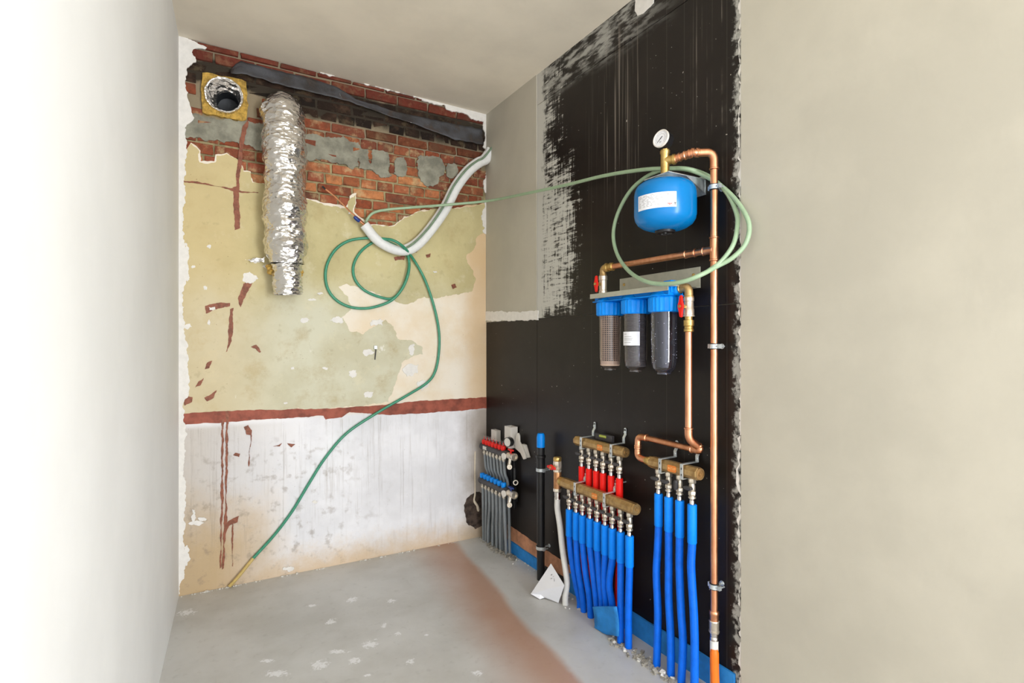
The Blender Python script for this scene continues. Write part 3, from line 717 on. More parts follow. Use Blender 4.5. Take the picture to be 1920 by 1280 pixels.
# hanging foil duct
t = thing('foil_duct', BW(536, 553, .11), 'long crumpled silver foil duct hanging down the wall from the brickwork', 'duct')
def foil_tube(path, rad, n=40, seed=0, amp=.012, rings=0):
    P = path; m = len(P); vs = []; fs = []; T = []
    for i in range(m): T.append((P[min(i+1, m-1)]-P[max(i-1, 0)]).normalized())
    nr = T[0].orthogonal().normalized()
    for i in range(m):
        nr = (nr-T[i]*nr.dot(T[i])).normalized(); bn = T[i].cross(nr)
        for k in range(n):
            an = 2*math.pi*k/n; d = nr*math.cos(an)+bn*math.sin(an); q = P[i]+d*rad[i]
            nz = noise.noise(V((q.x*14, q.y*14, q.z*26+seed)))*amp+noise.noise(V((q.x*45, q.y*45, q.z*80+seed)))*amp*.45+abs(noise.noise(V((q.x*8+q.z*12, q.y*8, q.z*20))))*amp*.5
            vs.append(q+d*(nz+(rings*math.sin(i*1.9) if rings else 0)))
    for i in range(m-1):
        for k in range(n): fs.append((i*n+k, i*n+(k+1) % n, (i+1)*n+(k+1) % n, (i+1)*n+k))
    return MB().add(vs, fs)
pth = cat_rom([BW(530, 210, -.03), BW(530, 210, .035), BW(531, 219, .08), BW(533, 256, .11), BW(535, 330, .112), BW(535, 400, .115), BW(536, 450, .112), BW(537, 494, .108)], 12)
rad = [.088+.012*min(1, i/30) for i in range(len(pth))]
for i in range(len(pth)):
    rad[i] *= 1+.05*math.sin(i*.35)+.02*math.sin(i*1.3)
    if i > len(pth)-10: rad[i] *= 1-.02*(i-len(pth)+10)
foil_tube(pth, rad, 44, 3, .013).build('outer_jacket', MAT['foil'], t, sharp=70)
pth = cat_rom([BW(537, 470, .106), BW(538, 500, .105), BW(539, 530, .105), BW(540, 552, .103)], 12)
foil_tube(pth, [.070]*len(pth), 40, 9, .006, .0022).build('inner_duct', MAT['foil'], t, sharp=70)
mb = MB(); b0 = BW(512, 500, .09)
for i in range(7): mb.sphere(BW(512+random.uniform(-8, 6), 503+random.uniform(-5, 14), .06+random.uniform(-.03, .03)), random.uniform(.012, .022), 8, (1, 1, random.uniform(.6, 1.2)))
for i in range(4): mb.sphere(BW(566+random.uniform(-3, 3), 508+random.uniform(-4, 10), .10), .009, 8)
tag(mb.build('wool_lining', MAT['insul'], t), kind='stuff')
mb = MB(); patch(mb, [(-.06, 0), (0, .012), (.03, .02), (.025, -.01), (-.03, -.012)], 'F', 0, .002, .4, .01, 4)
mb.v = [BW(484, 488, .035)+V((v.x*1.1, -v.z-v.x*.2, v.y)) for v in mb.v]; mb.build('foil_flap', MAT['foil'], t)

# ------------------------------------------------------------------ white insulated twin line
main_px = [(912, 299), (900, 305), (880, 321), (857, 351), (836, 392), (811, 428), (787, 456), (766, 469), (744, 469), (722, 460), (703, 446), (683, 421)]
t = thing('refrigerant_line', BW(760, 470, .05), 'white insulated twin pipe sagging out of the wall corner over olive plaster', 'pipe')
pm = [V((XR-.002, YB-.055, BW(915, 297).z+.03))]+[BW(x, y, .055) for x, y in main_px]
mb = MB().tube(cat_rom(pm, 6), .0275, 16); mb.build('insulation_tube', MAT['whitefoam'], t)
sec = [V((XR-.002, YB-.045, BW(915, 297).z+.045))]+[BW(x-7, y-4, .048) for x, y in main_px[:5]]+[BW(805, 423, .048), BW(781, 450, .048), BW(760, 463, .045), BW(742, 467, .04)]
MB().tube(cat_rom(sec, 6), .0155, 14).build('insulation_tube', MAT['whitefoam'], t)
cb = [V((XR-.002, YB-.085, BW(915, 297).z+.04))]+[BW(x-6, y-3, .080) for x, y in main_px[:5]]+[BW(806, 424, .082), BW(781, 451, .082), BW(762, 465, .078), BW(754, 470, .06)]
o = MB().tube(cat_rom(cb, 6), .0065, 8).build('cable', MAT['cable'], t); tag(o, 'grey-green cable')
o = MB().tube(cat_rom([BW(686, 424, .055), BW(676, 412, .058), BW(660, 400, .06), BW(648, 388, .062), BW(628, 368, .066), BW(607, 352, .07)], 5), .0042, 8).build('copper_tube', MAT['copper'], t); tag(o, 'thin bent copper tube')
MB().tube([BW(610, 355, .069), BW(604, 349, .071)], .0052, 8).build('black_tip', MAT['black'], t)
MB().tube([BW(686, 424, .058), BW(672, 412, .068)], .0065, 10).build('copper_stub', MAT['copper'], t)
MB().lathe(BW(674, 415, .066), BW(664, 406, .072)-BW(674, 415, .066), [(0, .008), (.006, .0105), (.03, .0105), (.038, .007), (.04, .0)], 12).build('cap', MAT['bluecap'], t)

# ------------------------------------------------------------------ green hose
t = thing('garden_hose', FLp(432, 1098), 'green hose running from the floor up the wall, around loops and over the blue tank', 'hose')
lo = [FLp(430, 1099, .008), BW(445, 1083, .03), BW(475, 1046, .02), BW(515, 1002, .018), BW(548, 958, .016), BW(580, 905, .016), BW(610, 858, .018), BW(650, 812, .02), BW(705, 775, .022), BW(760, 743, .022), BW(800, 718, .024), BW(816, 696, .024), BW(823, 660, .024), BW(823, 620, .026), BW(814, 575, .028), BW(797, 525, .03), BW(776, 487, .034), BW(757, 463, .10), BW(736, 450, .105), BW(718, 449, .06),
      BW(698, 455, .018), BW(676, 472, .018), BW(663, 497, .018), BW(665, 522, .018), BW(682, 543, .018), BW(710, 556, .018), BW(736, 559, .02), BW(755, 538, .028), BW(766, 505, .032), BW(765, 478, .05), BW(752, 460, .095), BW(735, 450, .095), BW(712, 447, .06), BW(690, 446, .03), BW(655, 451, .022), BW(628, 469, .02), BW(612, 500, .02), BW(612, 533, .02), BW(626, 558, .02), BW(652, 574, .02), BW(684, 578, .022), BW(714, 572, .026), BW(738, 560, .034)]
lo += [BW(757, 536, .044), BW(767, 505, .05), BW(764, 480, .02), BW(745, 462, .012), BW(715, 448, .012), BW(694, 435, .012), BW(687, 422, .02)]
MB().tube(cat_rom(lo[:3], 6), .0085, 10).build('hose_end', MAT['hose_yellow'], t)['label'] = 'faded yellow hose end'
MB().tube(cat_rom(lo[2:], 6), .0078, 10).build('lower_hose', MAT['hose_teal'], t)['label'] = 'teal green loops'
hp = [BW(687, 422, .02), BW(688, 412, .035), BW(700, 399, .05), BW(725, 393, .075), BW(770, 389, .10), BW(830, 384.5, .115)]
hp += [RW(915, 376.5, .10), RW(985, 363, .075), RW(1060, 347, .055), RW(1130, 330, .07), RW(1190, 320, .09), RW(1238, 316, .10), RW(1290, 318, .06), RW(1335, 337, .014), RW(1372, 366, .02), RW(1398, 402, .035), RW(1405, 430, .04), RW(1396, 460, .05), RW(1372, 484, .075), RW(1345, 499, .10), RW(1310, 517, .17), RW(1275, 529, .19), RW(1235, 532, .19), RW(1205, 525, .185), RW(1178, 507, .14), RW(1158, 478, .085), RW(1150, 442, .06), RW(1157, 404, .05), RW(1178, 363, .05), RW(1205, 336, .06), RW(1240, 319, .085), RW(1285, 316, .07), RW(1328, 330, .012), RW(1362, 360, .016), RW(1381, 400, .025), RW(1382, 428, .035), RW(1374, 460, .06), RW(1352, 490, .09), RW(1325, 510, .13)]
MB().tube(cat_rom(hp, 7), .0078, 10).build('upper_hose', MAT['hose_pale'], t)['label'] = 'pale sage green length'

# ------------------------------------------------------------------ valves and manifolds
def mini_valve_meshes():
    b = MB()
    b.lathe((0, 0, 0), (0, 0, -1), [(-.006, .010), (.004, .010)], 12)
    b.lathe((0, 0, 0), (0, 0, -1), [(.004, .0125), (.006, .0138), (.018, .0138), (.020, .0125)], 6, up=(0, 1, 0))
    b.lathe((0, 0, 0), (0, 0, -1), [(.020, .0095), (.030, .0115), (.042, .0115), (.048, .0095)], 12)
    b.lathe((0, 0, 0), (0, 0, -1), [(.048, .012), (.050, .0138), (.062, .0138), (.064, .012)], 6, up=(1, 0, 0))
    b.lathe((0, 0, 0), (0, 0, -1), [(.064, .010), (.068, .010), (.068, .0132), (.074, .0132), (.075, .010)], 14)
    b.lathe((0, 0, -.036), (-1, 0, 0), [(0, .006), (.016, .006)], 10)
    vm = b.mesh('valve', MAT['nickel'])
    h = MB()
    pr = [(-.019, .001), (-.016, .006), (-.006, .0075), (.006, .0075), (.016, .006), (.019, .001), (.016, -.004), (.006, -.006), (-.006, -.006), (-.016, -.004)]
    h.prism(pr, (-.015, 0, -.036), (0, 1, 0), (0, 0, 1), (-.012, 0, 0)); hm = h.mesh('handle', MAT['grey_black'], bevel=.0015)
    s = MB().lathe((0, 0, 0), (0, 0, -1), [(.074, .0092), (.079, .0092), (.080, .0086), (.082, .0086), (.083, .0092), (.098, .0092)], 14).mesh('crimp_sleeve', MAT['chrome'])
    return vm, hm, s
VM, HM, SM = mini_valve_meshes()
def bracket(par, y, off, z, r, up, rearm=.010, pb=0):
    b = MB(); xf = XR-off-r-.003; xw = XR-.004-pb
    if pb: b.lathe((xw, y, z+r+up*.9), (1, 0, 0), [(0, .003), (pb+.004, .003)], 8)
    b.strip([(XR-off+r*.4, z-r-.003), (xf, z-r-.003), (xf, z+r+.003), (xw-rearm, z+r+.004), (xw-rearm, z+r+.004+up*.38), (xw-.004, z+r+.004+up*.55), (xw-.001, z+r+.004+up*.62), (xw-.001, z+r+.004+up)], y, .013, .003)
    b.lathe((xw-.001, y, z+r+.004+up), (-1, 0, 0), [(-.0015, .0066), (.0015, .0066)], 14)
    b.lathe((xw-.001, y, z+r+up*.86), (-1, 0, 0), [(0, .0045), (.006, .0045)], 6)
    b.lathe((xw-rearm, y, z+r+.002+up*.24), (-1, 0, 0), [(0, .004), (.005, .004)], 6)
    o = b.build('bracket', MAT['zinc'], par)
    d = MB()
    for k in (-.5, .45): d.box((xf-.0017, y, z+r*k), (.001, .0035, .008))
    d.build('slot', MAT['black'], o)
    return o
def text_mesh(txt, size, mat, name, ext=.0003):
    cu = bpy.data.curves.new(name, 'FONT'); cu.body = txt; cu.size = size; cu.extrude = ext; cu.align_x = 'CENTER'; cu.align_y = 'CENTER'; cu.resolution_u = 3
    ob = bpy.data.objects.new(name, cu); C.objects.link(ob); bpy.context.view_layer.update()
    me = bpy.data.meshes.new_from_object(ob.evaluated_get(bpy.context.evaluated_depsgraph_get())); bpy.data.objects.remove(ob)
    me.materials.clear(); me.materials.append(mat); me.name = name; return me
def place_text(me, name, pos, right, up, parent):
    r = V(right).normalized(); u = (V(up)-r*V(up).dot(r)).normalized(); n_ = r.cross(u)
    ob = bpy.data.objects.new(name, me); C.objects.link(ob); ob.parent = parent
    M = Matrix((r, u, n_)).transposed().to_4x4(); M.translation = V(pos)-ORG[parent.name]; ob.matrix_local = M; return ob
def brass_manifold(pL, pR, off, r, vx, straps, up, label, arm, sticker=None, vert=()):
    a, b = RW(*pL, off), RW(*pR, off); z = (a.z+b.z)/2; a.z = b.z = z
    t = thing('brass_manifold', (a+b)/2-V((0, 0, r)), label, 'manifold', 'brass pipe manifolds on the black board')
    m = MB(); L = (b-a).length
    m.lathe(a, b-a, [(0, r*.93), (.003, r), (L-.003, r), (L, r*.93)], 8)
    m.build('body', MAT['brass'], t, sharp=20)
    m = MB().lathe(b, b-a, [(0, r*.9), (.004, r*.88), (.004, r*.62), (.001, r*.6), (.001, r*.36), (.005, r*.33), (.005, r*.2), (.002, r*.16), (.002, 0)], 24); m.build('end_plug', MAT['brass'], t)
    ys = []
    for i, px in enumerate(vx):
        y = RW(px, 900, off).y; ys.append(y)
        pos = V((XR-off, y, z-r+.004)); v = inst('valve', VM, pos, t)
        h = inst('handle', HM, pos, v)
        if i in vert:
            h.rotation_euler = (math.pi/2, 0, 0); h.location = V((0, -.036, -.036))
        else: h.rotation_euler = (random.uniform(-.0, .0), 0, 0)
        inst('crimp_sleeve', SM, pos, v)
    for px in straps: bracket(t, RW(px, 900, off+r).y if px > 20 else px, off, z, r, up, .010, arm)
    if sticker:
        yc = RW(sticker, 900, off+r).y; xs = XR-off-r*.93
        # rounded orange plate with star dot and letters
        w_, h_ = (.041, .024) if r > .021 and sticker > 1200 else (.034, .024)
        pts = []
        for (cx_, cy_, a0_) in ((w_/2-.004, h_/2-.004, 0), (-w_/2+.004, h_/2-.004, 90), (-w_/2+.004, -h_/2+.004, 180), (w_/2-.004, -h_/2+.004, 270)):
            for k in range(4): an = math.radians(a0_+30*k); pts.append((cx_+.004*math.cos(an), cy_+.004*math.sin(an)))
        s = MB().prism(pts, (xs, yc, z), (0, -1, 0), (0, 0, 1), (-.0018, 0, 0)).build('sticker', MAT['orangeink'], t); tag(s, 'orange maker plate')
        place_text(text_mesh('ITAP', .0135, MAT['paleink'], 'lettering'), 'lettering', (xs-.0021, yc-.006, z), (0, -1, 0), (0, 0, 1), s)
        d = MB(); st = [((.0045 if k % 2 == 0 else .002)*math.cos(math.pi*k/6), (.0045 if k % 2 == 0 else .002)*math.sin(math.pi*k/6)) for k in range(12)]
        d.prism(st, (xs-.0018, yc+w_/2-.0075, z), (0, -1, 0), (0, 0, 1), (-.0005, 0, 0)).build('star', MAT['paleink'], s)
    return t, a, b, z, ys
def down_path(P, floor=-.012):
    P = [V(p) for p in P]
    while len(P) > 2 and P[-1].z < floor: P.pop()
    last = P[-1].copy(); last.z = floor
    if P[-1].z-floor > .02: P.append(last)
    else: P[-1] = last
    return P
ORD = ['leftmost', 'second', 'third', 'fourth', 'fifth', 'sixth', 'seventh', 'eighth', 'rightmost']
def conduit(y, off, ztop, rp, rs, slen, pts, mat, smat, nm, label, group, offs=None):
    x = XR-off; pos = V((x, y, ztop))
    P = [pos, V((x, y, ztop-slen*.5)), V((x, y, ztop-slen))]+[RW(px, py, o) for (px, py, o) in pts]
    P = down_path(P); pp = cat_rom(P, 5)
    o = MB().tube(pp[3:], rp, 12).build(nm, mat, org=(P[-1].x, P[-1].y, 0)); tag(o, label, 'pipe', group)
    MB().lathe(pos, P[2]-pos, [(0, rs*.9), (.002, rs), (slen-.002, rs), (slen, rs*.94)], 14).build('sleeve', smat, o)
    return o
# upper six-way manifold with red pipes
OD = .060
D = brass_manifold((1081, 824), (1173, 849.6), OD, .0225, [1091, 1104.6, 1118, 1131, 1146, 1161.4], [1090, 1146.4], .058, 'brass six-way manifold above red pipes, highest of the three', 0, 1124)
zt = D[3]-.0225+.004-.096
for i, y in enumerate(D[4]):
    o = conduit(y, OD, zt, .0125, .0155, .10, [(1093+14*i, 1020, .035), (1092+13.3*i, 1080, .028), (1093+12.8*i, 1135, .026)], MAT['redpipe'], MAT['redpipe'], 'red_pipe',
                'red sleeved pipe under the upper brass manifold, %s%s' % (ORD[i] if i < 5 else 'rightmost', ' from the left' if 0 < i < 5 else ' of six'), 'red pipes below the six-way manifold')
# lower nine-way manifold with blue pipes
OE = .094
E = brass_manifold((1057, 899.5), (1193, 960), OE, .0245, [1067.7, 1080.6, 1092.6, 1106.4, 1120, 1134.7, 1148.5, 1164, 1180.3], [(D[4][0]+D[4][1])/2, (D[4][4]+D[4][5])/2], .042, 'long brass nine-way manifold in front of the red pipes, above nine blue pipes', .050, 1114)
zt = E[3]-.0245+.004-.096
BP = [[(1071, 1041, .095), (1080, 1095, .08), (1087, 1125, .065)], [(1083.6, 1061, .095), (1092, 1115, .08), (1095, 1150, .07)], [(1097.8, 1071, .095), (1105, 1118, .085), (1108, 1160, .075)],
      [(1113, 1081, .095), (1119, 1134, .085), (1121, 1172, .08)], [(1125, 1092, .095), (1129, 1132, .085), (1131, 1180, .08)], [(1133, 1092, .095), (1137, 1132, .085), (1142, 1185, .08)],
      [(1142.5, 1094, .095), (1148, 1133, .085), (1153, 1190, .08)], [(1163.8, 1130, .098), (1163.8, 1203, .10)], [(1178.5, 1140, .098), (1178, 1221, .10)]]
for i, y in enumerate(E[4]):
    conduit(y, OE, zt, .0148, .0175, .125, BP[i], MAT['bluepipe'], MAT['bluesleeve'], 'blue_pipe', 'blue sleeved pipe under the nine-way brass manifold, %s%s' % (ORD[i], ' from the left' if 0 < i < 8 else ' of nine'), 'blue pipes below the nine-way manifold')
# right four-way manifold
OF = .068
F_ = brass_manifold((1222, 865), (1312, 889), OF, .0235, [1235, 1254, 1274.5, 1297.7], [1238.4, 1279], .055, 'short brass four-way manifold fed by a bent copper pipe, nearest the riser', 0, 1259, vert=(2,))
zt = F_[3]-.0235+.004-.096
FP = [[(1233, 1030, .075), (1230.8, 1076.6, .08), (1233.6, 1153, .085), (1231, 1253, .09)], [(1254, 1060, .075), (1254, 1120, .08), (1257.7, 1197, .085), (1258, 1269, .09)],
      [(1274, 1065, .075), (1277, 1142, .08), (1280.6, 1208, .085), (1277, 1280, .09)], [(1296, 1065, .075), (1301, 1153, .08), (1302.5, 1219, .085), (1302, 1290, .09)]]
for i, y in enumerate(F_[4]):
    conduit(y, OF, zt, .0145, .0165, [.125, .13, .135, .14][i], FP[i], MAT['bluepipe'], MAT['bluesleeve'], 'blue_pipe', 'blue sleeved pipe under the four-way brass manifold, %s' % ['leftmost of four', 'second from the left', 'third from the left', 'rightmost, next to the copper riser'][i], 'blue pipes below the four-way manifold')

lv0, lv1 = RW(1117, 815, .03), RW(1148, 829, .03); zlv = (lv0.z+lv1.z)/2+.004; ylv = (lv0.y+lv1.y)/2
sl = MB().box((XR-.026, ylv, zlv), (.018, abs(lv0.y-lv1.y), .03)).build('spirit_level', MAT['grey_black'], org=(XR-.026, ylv, zlv-.015), bevel=.002)
tag(sl, 'small grey level with a greenish vial lying behind the upper brass manifold', 'level')
MB().lathe((XR-.036, ylv+.022, zlv+.006), (0, -1, 0), [(0, .004), (.002, .006), (.042, .006), (.044, .004)], 12).build('vial', MAT['vial'], sl)
# feed valve and white pipe at the left end of the nine-way manifold
pT = RW(1048, 897, OE); pT.z = E[3]; pT.y = E[1].y+.052
t = thing('feed_valve', pT-V((0, 0, .06)), 'brass tee with a red butterfly valve and white pipe beside the black standpipe', 'valve')
m = MB().lathe(pT, (0, 0, 1), [(-.042, .018), (-.038, .019), (.036, .019), (.040, .018)], 16); m.lathe(pT, (0, -1, 0), [(0, .016), (.030, .016)], 16); m.build('tee', MAT['bronze'], t)
m = MB().lathe(pT, (0, -1, 0), [(.026, .021), (.034, .023), (.046, .023), (.052, .02)], 14); m.build('union_ring', MAT['ybrass'], t)
m = MB().lathe(pT, (0, 0, 1), [(.040, .020), (.046, .021), (.05, .0195), (.052, .021), (.072, .022), (.088, .021), (.092, .0205)], 8); m.build('valve_body', MAT['nickel'], t)
MB().lathe(pT, (0, 0, 1), [(.092, .0195), (.095, .0205), (.108, .0205), (.112, .017), (.113, 0)], 8).build('cap', MAT['ybrass'], t)
def butterfly(par, c, half, vertical, name='handle', th=.008, mat='red'):
    m = MB(); c = V(c); u = V((0, 0, 1)) if vertical else V((0, 1, 0)); v = V((0, 1, 0)) if vertical else V((0, 0, 1))
    pr = [(-half, -.004), (-half*.9, .004), (-half*.4, .0075), (-.005, .012), (.005, .012), (half*.4, .0075), (half*.9, .004), (half, -.004), (half*.9, -.008), (half*.4, -.0095), (.005, -.013), (-.005, -.013), (-half*.4, -.0095), (-half*.9, -.008)]
    m.prism(pr, c, u, v, (-th, 0, 0)); o = m.build(name, MAT[mat], par, bevel=.0018)
    MB().lathe(c, (-1, 0, 0), [(-.03, .007), (.0, .007), (th, .006), (th+.004, .0055)], 10).build('stem', MAT['ybrass'], o)
    return o
butterfly(t, pT+V((-.032, .0, .066)), .036, False)
m = MB().lathe(pT, (0, 0, -1), [(.040, .019), (.044, .021), (.054, .021), (.058, .017)], 8); m.build('nut', MAT['nickel'], t)
MB().lathe(pT, (0, 0, -1), [(.058, .0155), (.078, .0155), (.079, .0145), (.084, .0145), (.085, .0155), (.092, .0155)], 16).build('crimp_sleeve', MAT['chrome'], t)
wp = down_path([pT-V((0, 0, .088)), pT-V((0, 0, .14)), RW(1050, 985, OE), RW(1055, 1031, OE), RW(1061, 1071, .095), RW(1063, 1094, .095), RW(1060, 1118, .105)])
MB().tube(cat_rom(wp, 6), .0145, 14).build('white_pipe', MAT['whitepipe'], t)

# black standpipe
OS = .055; ps = RW(1014, 880, OS); yS = ps.y
zz = lambda py: RW(1014, py, OS).z
t = thing('standpipe', (XR-OS, yS, 0), 'black upright pipe with a blue screw cap, clamped to the board', 'pipe')
m = MB().lathe((XR-OS, yS, 0), (0, 0, 1), [(-.01, .0205), (zz(882), .0205), (zz(882), .0222), (zz(858), .0222), (zz(857), .026), (zz(853), .026), (zz(852), .0205), (zz(838), .0205)], 24); m.build('pipe', MAT['black'], t)
m = MB().lathe((XR-OS, yS, 0), (0, 0, 1), [(zz(838), .0215), (zz(820), .0215), (zz(815), .0195), (zz(812), .016), (zz(812), 0)], 24, rfun=lambda k, t_, r: r*(1+(.02 if k % 2 else 0))); m.build('cap', MAT['blueplastic'], t)
def clamp(par, x, y, z, r, wd=.016, screw=True):
    c = MB().lathe((x, y, z), (0, 0, 1), [(-wd/2, r+.0015), (-wd/2, r+.0045), (wd/2, r+.0045), (wd/2, r+.0015)], 22)
    c.box((x, y-r-.008, z), (.012, .012, wd)); c.box((x, y+r+.007, z), (.008, .008, wd))
    c.lathe((x-.008, y-r-.010, z), (1, 0, 0), [(-.004, .0045), (0, .0045), (.0, .0028), (.032, .0028)], 8)
    c.lathe((x+r, y, z), (1, 0, 0), [(0, .005), (XR-x-r+.002, .005)], 8)
    c.lathe((XR-.001, y, z), (-1, 0, 0), [(0, .010), (.003, .009)], 12)
    o = c.build('clamp', MAT['zinc'], par)
    MB().lathe((x, y, z), (0, 0, 1), [(-wd/2-.003, r), (-wd/2-.003, r+.0025), (wd/2+.003, r+.0025), (wd/2+.003, r)], 20).build('rubber_liner', MAT['rubber'], o)
    return o
clamp(t, XR-OS, yS, zz(880), .0208); clamp(t, XR-OS, yS, zz(1026), .0208)

# ------------------------------------------------------------------ underfloor heating manifold
t = thing('heating_manifold', RW(928, 930, .08), 'black floor heating manifold with red and blue caps in the far corner', 'manifold')
def heat_bar(pL, pR, off, xs, capm, red):
    a, b = RW(*pL, off), RW(*pR, off); z = (a.z+b.z)/2; a.z = b.z = z; L = (b-a).length; d = (b-a).normalized()
    m = MB().lathe(a, d, [(0, .015), (.006, .021), (.02, .023), (.024, .021), (L-.06, .021), (L-.056, .024), (L-.01, .024), (L, .020)], 18); bar = m.build('red_flow_bar' if red else 'blue_return_bar', MAT['grey_black'], t)
    for x in xs:
        y = RW(x, 880, off).y; p = V((XR-off-.004, y, z+.018))
        m = MB().lathe(p, (0, 0, 1), [(0, .012), (.006, .015), (.024, .015), (.028, .012)], 14, rfun=lambda k, q, r: r*(1+(.05 if k % 2 else 0)))
        c = m.build('cap', MAT[capm], bar)
        if red:
            MB().lathe(p, (0, 0, 1), [(.028, .0085), (.052, .0085), (.055, .005)], 12).build('flow_tube', MAT['tubeclear'], bar)
            MB().lathe(p, (0, 0, 1), [(.028, .003), (.045, .003)], 8).build('flow_float', MAT['red'], bar)
        MB().lathe((XR-off, y, z-.018), (0, 0, -1), [(0, .009), (.010, .009), (.010, .0125), (.022, .0125), (.024, .009), (.030, .009)], 8).build('nut', MAT['nickel'], bar)
    # right-hand end: thermometer, valve, drain
    MB().lathe(b+V((-.022, .010, -.006)), (-1, -.25, 0), [(-.01, .014), (0, .019), (.004, .019), (.006, .017), (.006, 0)], 20).build('thermometer', MAT['whitebox'], bar)
    m = MB().lathe(b, d, [(0, .017), (.01, .02), (.022, .02), (.03, .016), (.045, .018), (.05, .018), (.055, .021), (.075, .021), (.075, .015), (.066, .014), (.066, 0)], 12)
    m.lathe(b+d*.03, (-.2, 0, -1), [(0, .011), (.045, .010), (.050, .012)], 10)
    m.lathe(b+d*.03+V((-.010, 0, -.058)), (-.5, -1, 0), [(-.006, .012), (.012, .0145), (.018, .0145), (.018, .008), (.01, .007), (.01, 0)], 12)
    m.build('end_valve', MAT['nickel'], bar)
    h = MB(); h.prism([(-.03, -.004), (-.03, .005), (-.01, .010), (.01, .010), (.03, .006), (.03, -.004), (.01, -.008), (-.01, -.008)], b+d*.03+V((0, 0, .030)), V((0, -1, 0)), V((-1, 0, 0)), (0, 0, .009))
    h.lathe(b+d*.03, (0, 0, 1), [(.012, .006), (.034, .006)], 8)
    h.build('lever', MAT['red' if red else 'bluecap'], bar, bevel=.002)
    return bar, a, b, z
rx = [909, 914.6, 920, 926, 932.3, 938.7, 945]; bx = [905.5, 911.5, 917.5, 924.3, 931, 938, 945.5]
OA1, OA2 = .062, .085
barR, aR, bR, zR = heat_bar((903, 834), (953, 854), OA1, rx, 'red', True)
barB, aB, bB, zB = heat_bar((901, 898), (953, 923), OA2, bx, 'blueplastic', False)
# pressure gauge on the red bar
g = V((XR-OA1-.004, RW(953, 828, OA1).y, RW(953, 828, OA1).z))
m = MB().lathe(g+V((.02, 0, 0)), (-1, -.35, 0), [(0, .026), (.002, .0275), (.030, .0275), (.032, .025), (.030, .0245)], 24, cap=False); m.lathe(g+V((.02, 0, 0)), (-1, -.35, 0), [(0, .026), (0, 0)], 24, cap=False)
gq = m.build('pressure_gauge', MAT['black'], barR)
m = MB().lathe(g+V((.02, 0, 0)), (-1, -.35, 0), [(.028, .0), (.029, .0245)], 24, cap=False); m.lathe(g-V((-.012, 0, .027)), (0, 0, -1), [(-.004, .006), (.02, .008)], 8); m.build('gauge_face', MAT['whitebox'], barR)
yl = RW(914, 840, OA1).y; m = MB().box((XR-OA1-.0205, yl, zR), (.002, .045, .02)); m.build('label_plate', MAT['whitebox'], barR)
# rear bracket
m = MB(); yb = bR.y+.03
for yy in (yb, yb-.035): m.box((XR-.02, yy, (zR+zB)/2-.02), (.012, .010, zR-zB+.18))
m.box((XR-.012, yb-.017, zB-.06), (.012, .05, .02)); m.box((XR-.012, yb-.017, zR+.03), (.012, .05, .02))
m.build('bracket', MAT['black'], t)
rg = RW(966.4, 904, .07); m = MB().lathe(rg, (-.35, -1, 0), [(0, .010), (.0, .0145), (.008, .0145), (.008, .0105), (.001, .0095)], 18, cap=False); m.build('drain_ring', MAT['nickel'], t); MB().lathe(rg+V((.004, .012, .008)), (0, 0, 1), [(0, .007), (.07, .007)], 10).build('drain_hose', MAT['black'], t)
# white boxes stacked on the wall behind
def wbox(px0, px1, ytop, ybot, off, dep, lab, hollow=True):
    p0 = RW(px0, ybot, off); p1 = RW(px1, ybot, off); zt_ = RW(px0, ytop, off).z; z0_ = p0.z; yc = (p0.y+p1.y)/2; wy = abs(p0.y-p1.y)
    m = MB(); x0_ = XR-off; x1_ = XR-off+dep; th = .003; hh = zt_-z0_
    o0 = V(((x0_+x1_)/2, yc, z0_)); xc_ = (x0_+x1_)/2; zc_ = (z0_+zt_)/2
    m.box((xc_, yc, z0_+.002), (dep, wy, .004))
    m.box((x0_+th/2, yc, zc_), (th, wy, hh)); m.box((x1_-th/2, yc, zc_), (th, wy, hh))
    m.box((xc_, yc-wy/2+th/2, zc_), (dep-th*2, th, hh)); m.box((xc_, yc+wy/2-th/2, zc_), (dep-th*2, th, hh))
    o = m.build('white_box', MAT['whitebox'], org=o0); tag(o, lab, 'box', 'white boxes behind the heating manifold'); return o
wbox(946, 957.5, 798, 838, .052, .046, 'tall open white box behind the gauge of the corner heating manifold')
wbox(921, 931, 804.5, 826, .030, .028, 'smaller white box behind the red caps of the heating manifold')
m = MB(); q0 = RW(966, 840, .03)
pr = [RW(x, y, .034) for x, y in ((965, 833), (967, 818), (969, 812), (971, 811.5), (973, 816), (973.5, 828), (979, 838), (985, 853), (985, 860), (981, 861.5), (975, 849), (966, 841))]
m.prism([(p.y-q0.y, p.z-q0.z) for p in pr], V((XR-.034, q0.y, q0.z)), (0, 1, 0), (0, 0, 1), (.010, 0, 0))
pr = [RW(x, y, .024) for x, y in ((977, 832), (982, 834), (989, 858), (983, 858))]
m.prism([(p.y-q0.y, p.z-q0.z) for p in pr], V((XR-.0239, q0.y, q0.z)), (0, 1, 0), (0, 0, 1), (.022, 0, 0))
o = m.build('white_bracket', MAT['whitebox'], org=q0, bevel=.002)
tag(o, 'tilted white plastic bracket right of the red lever on the heating manifold', 'bracket')
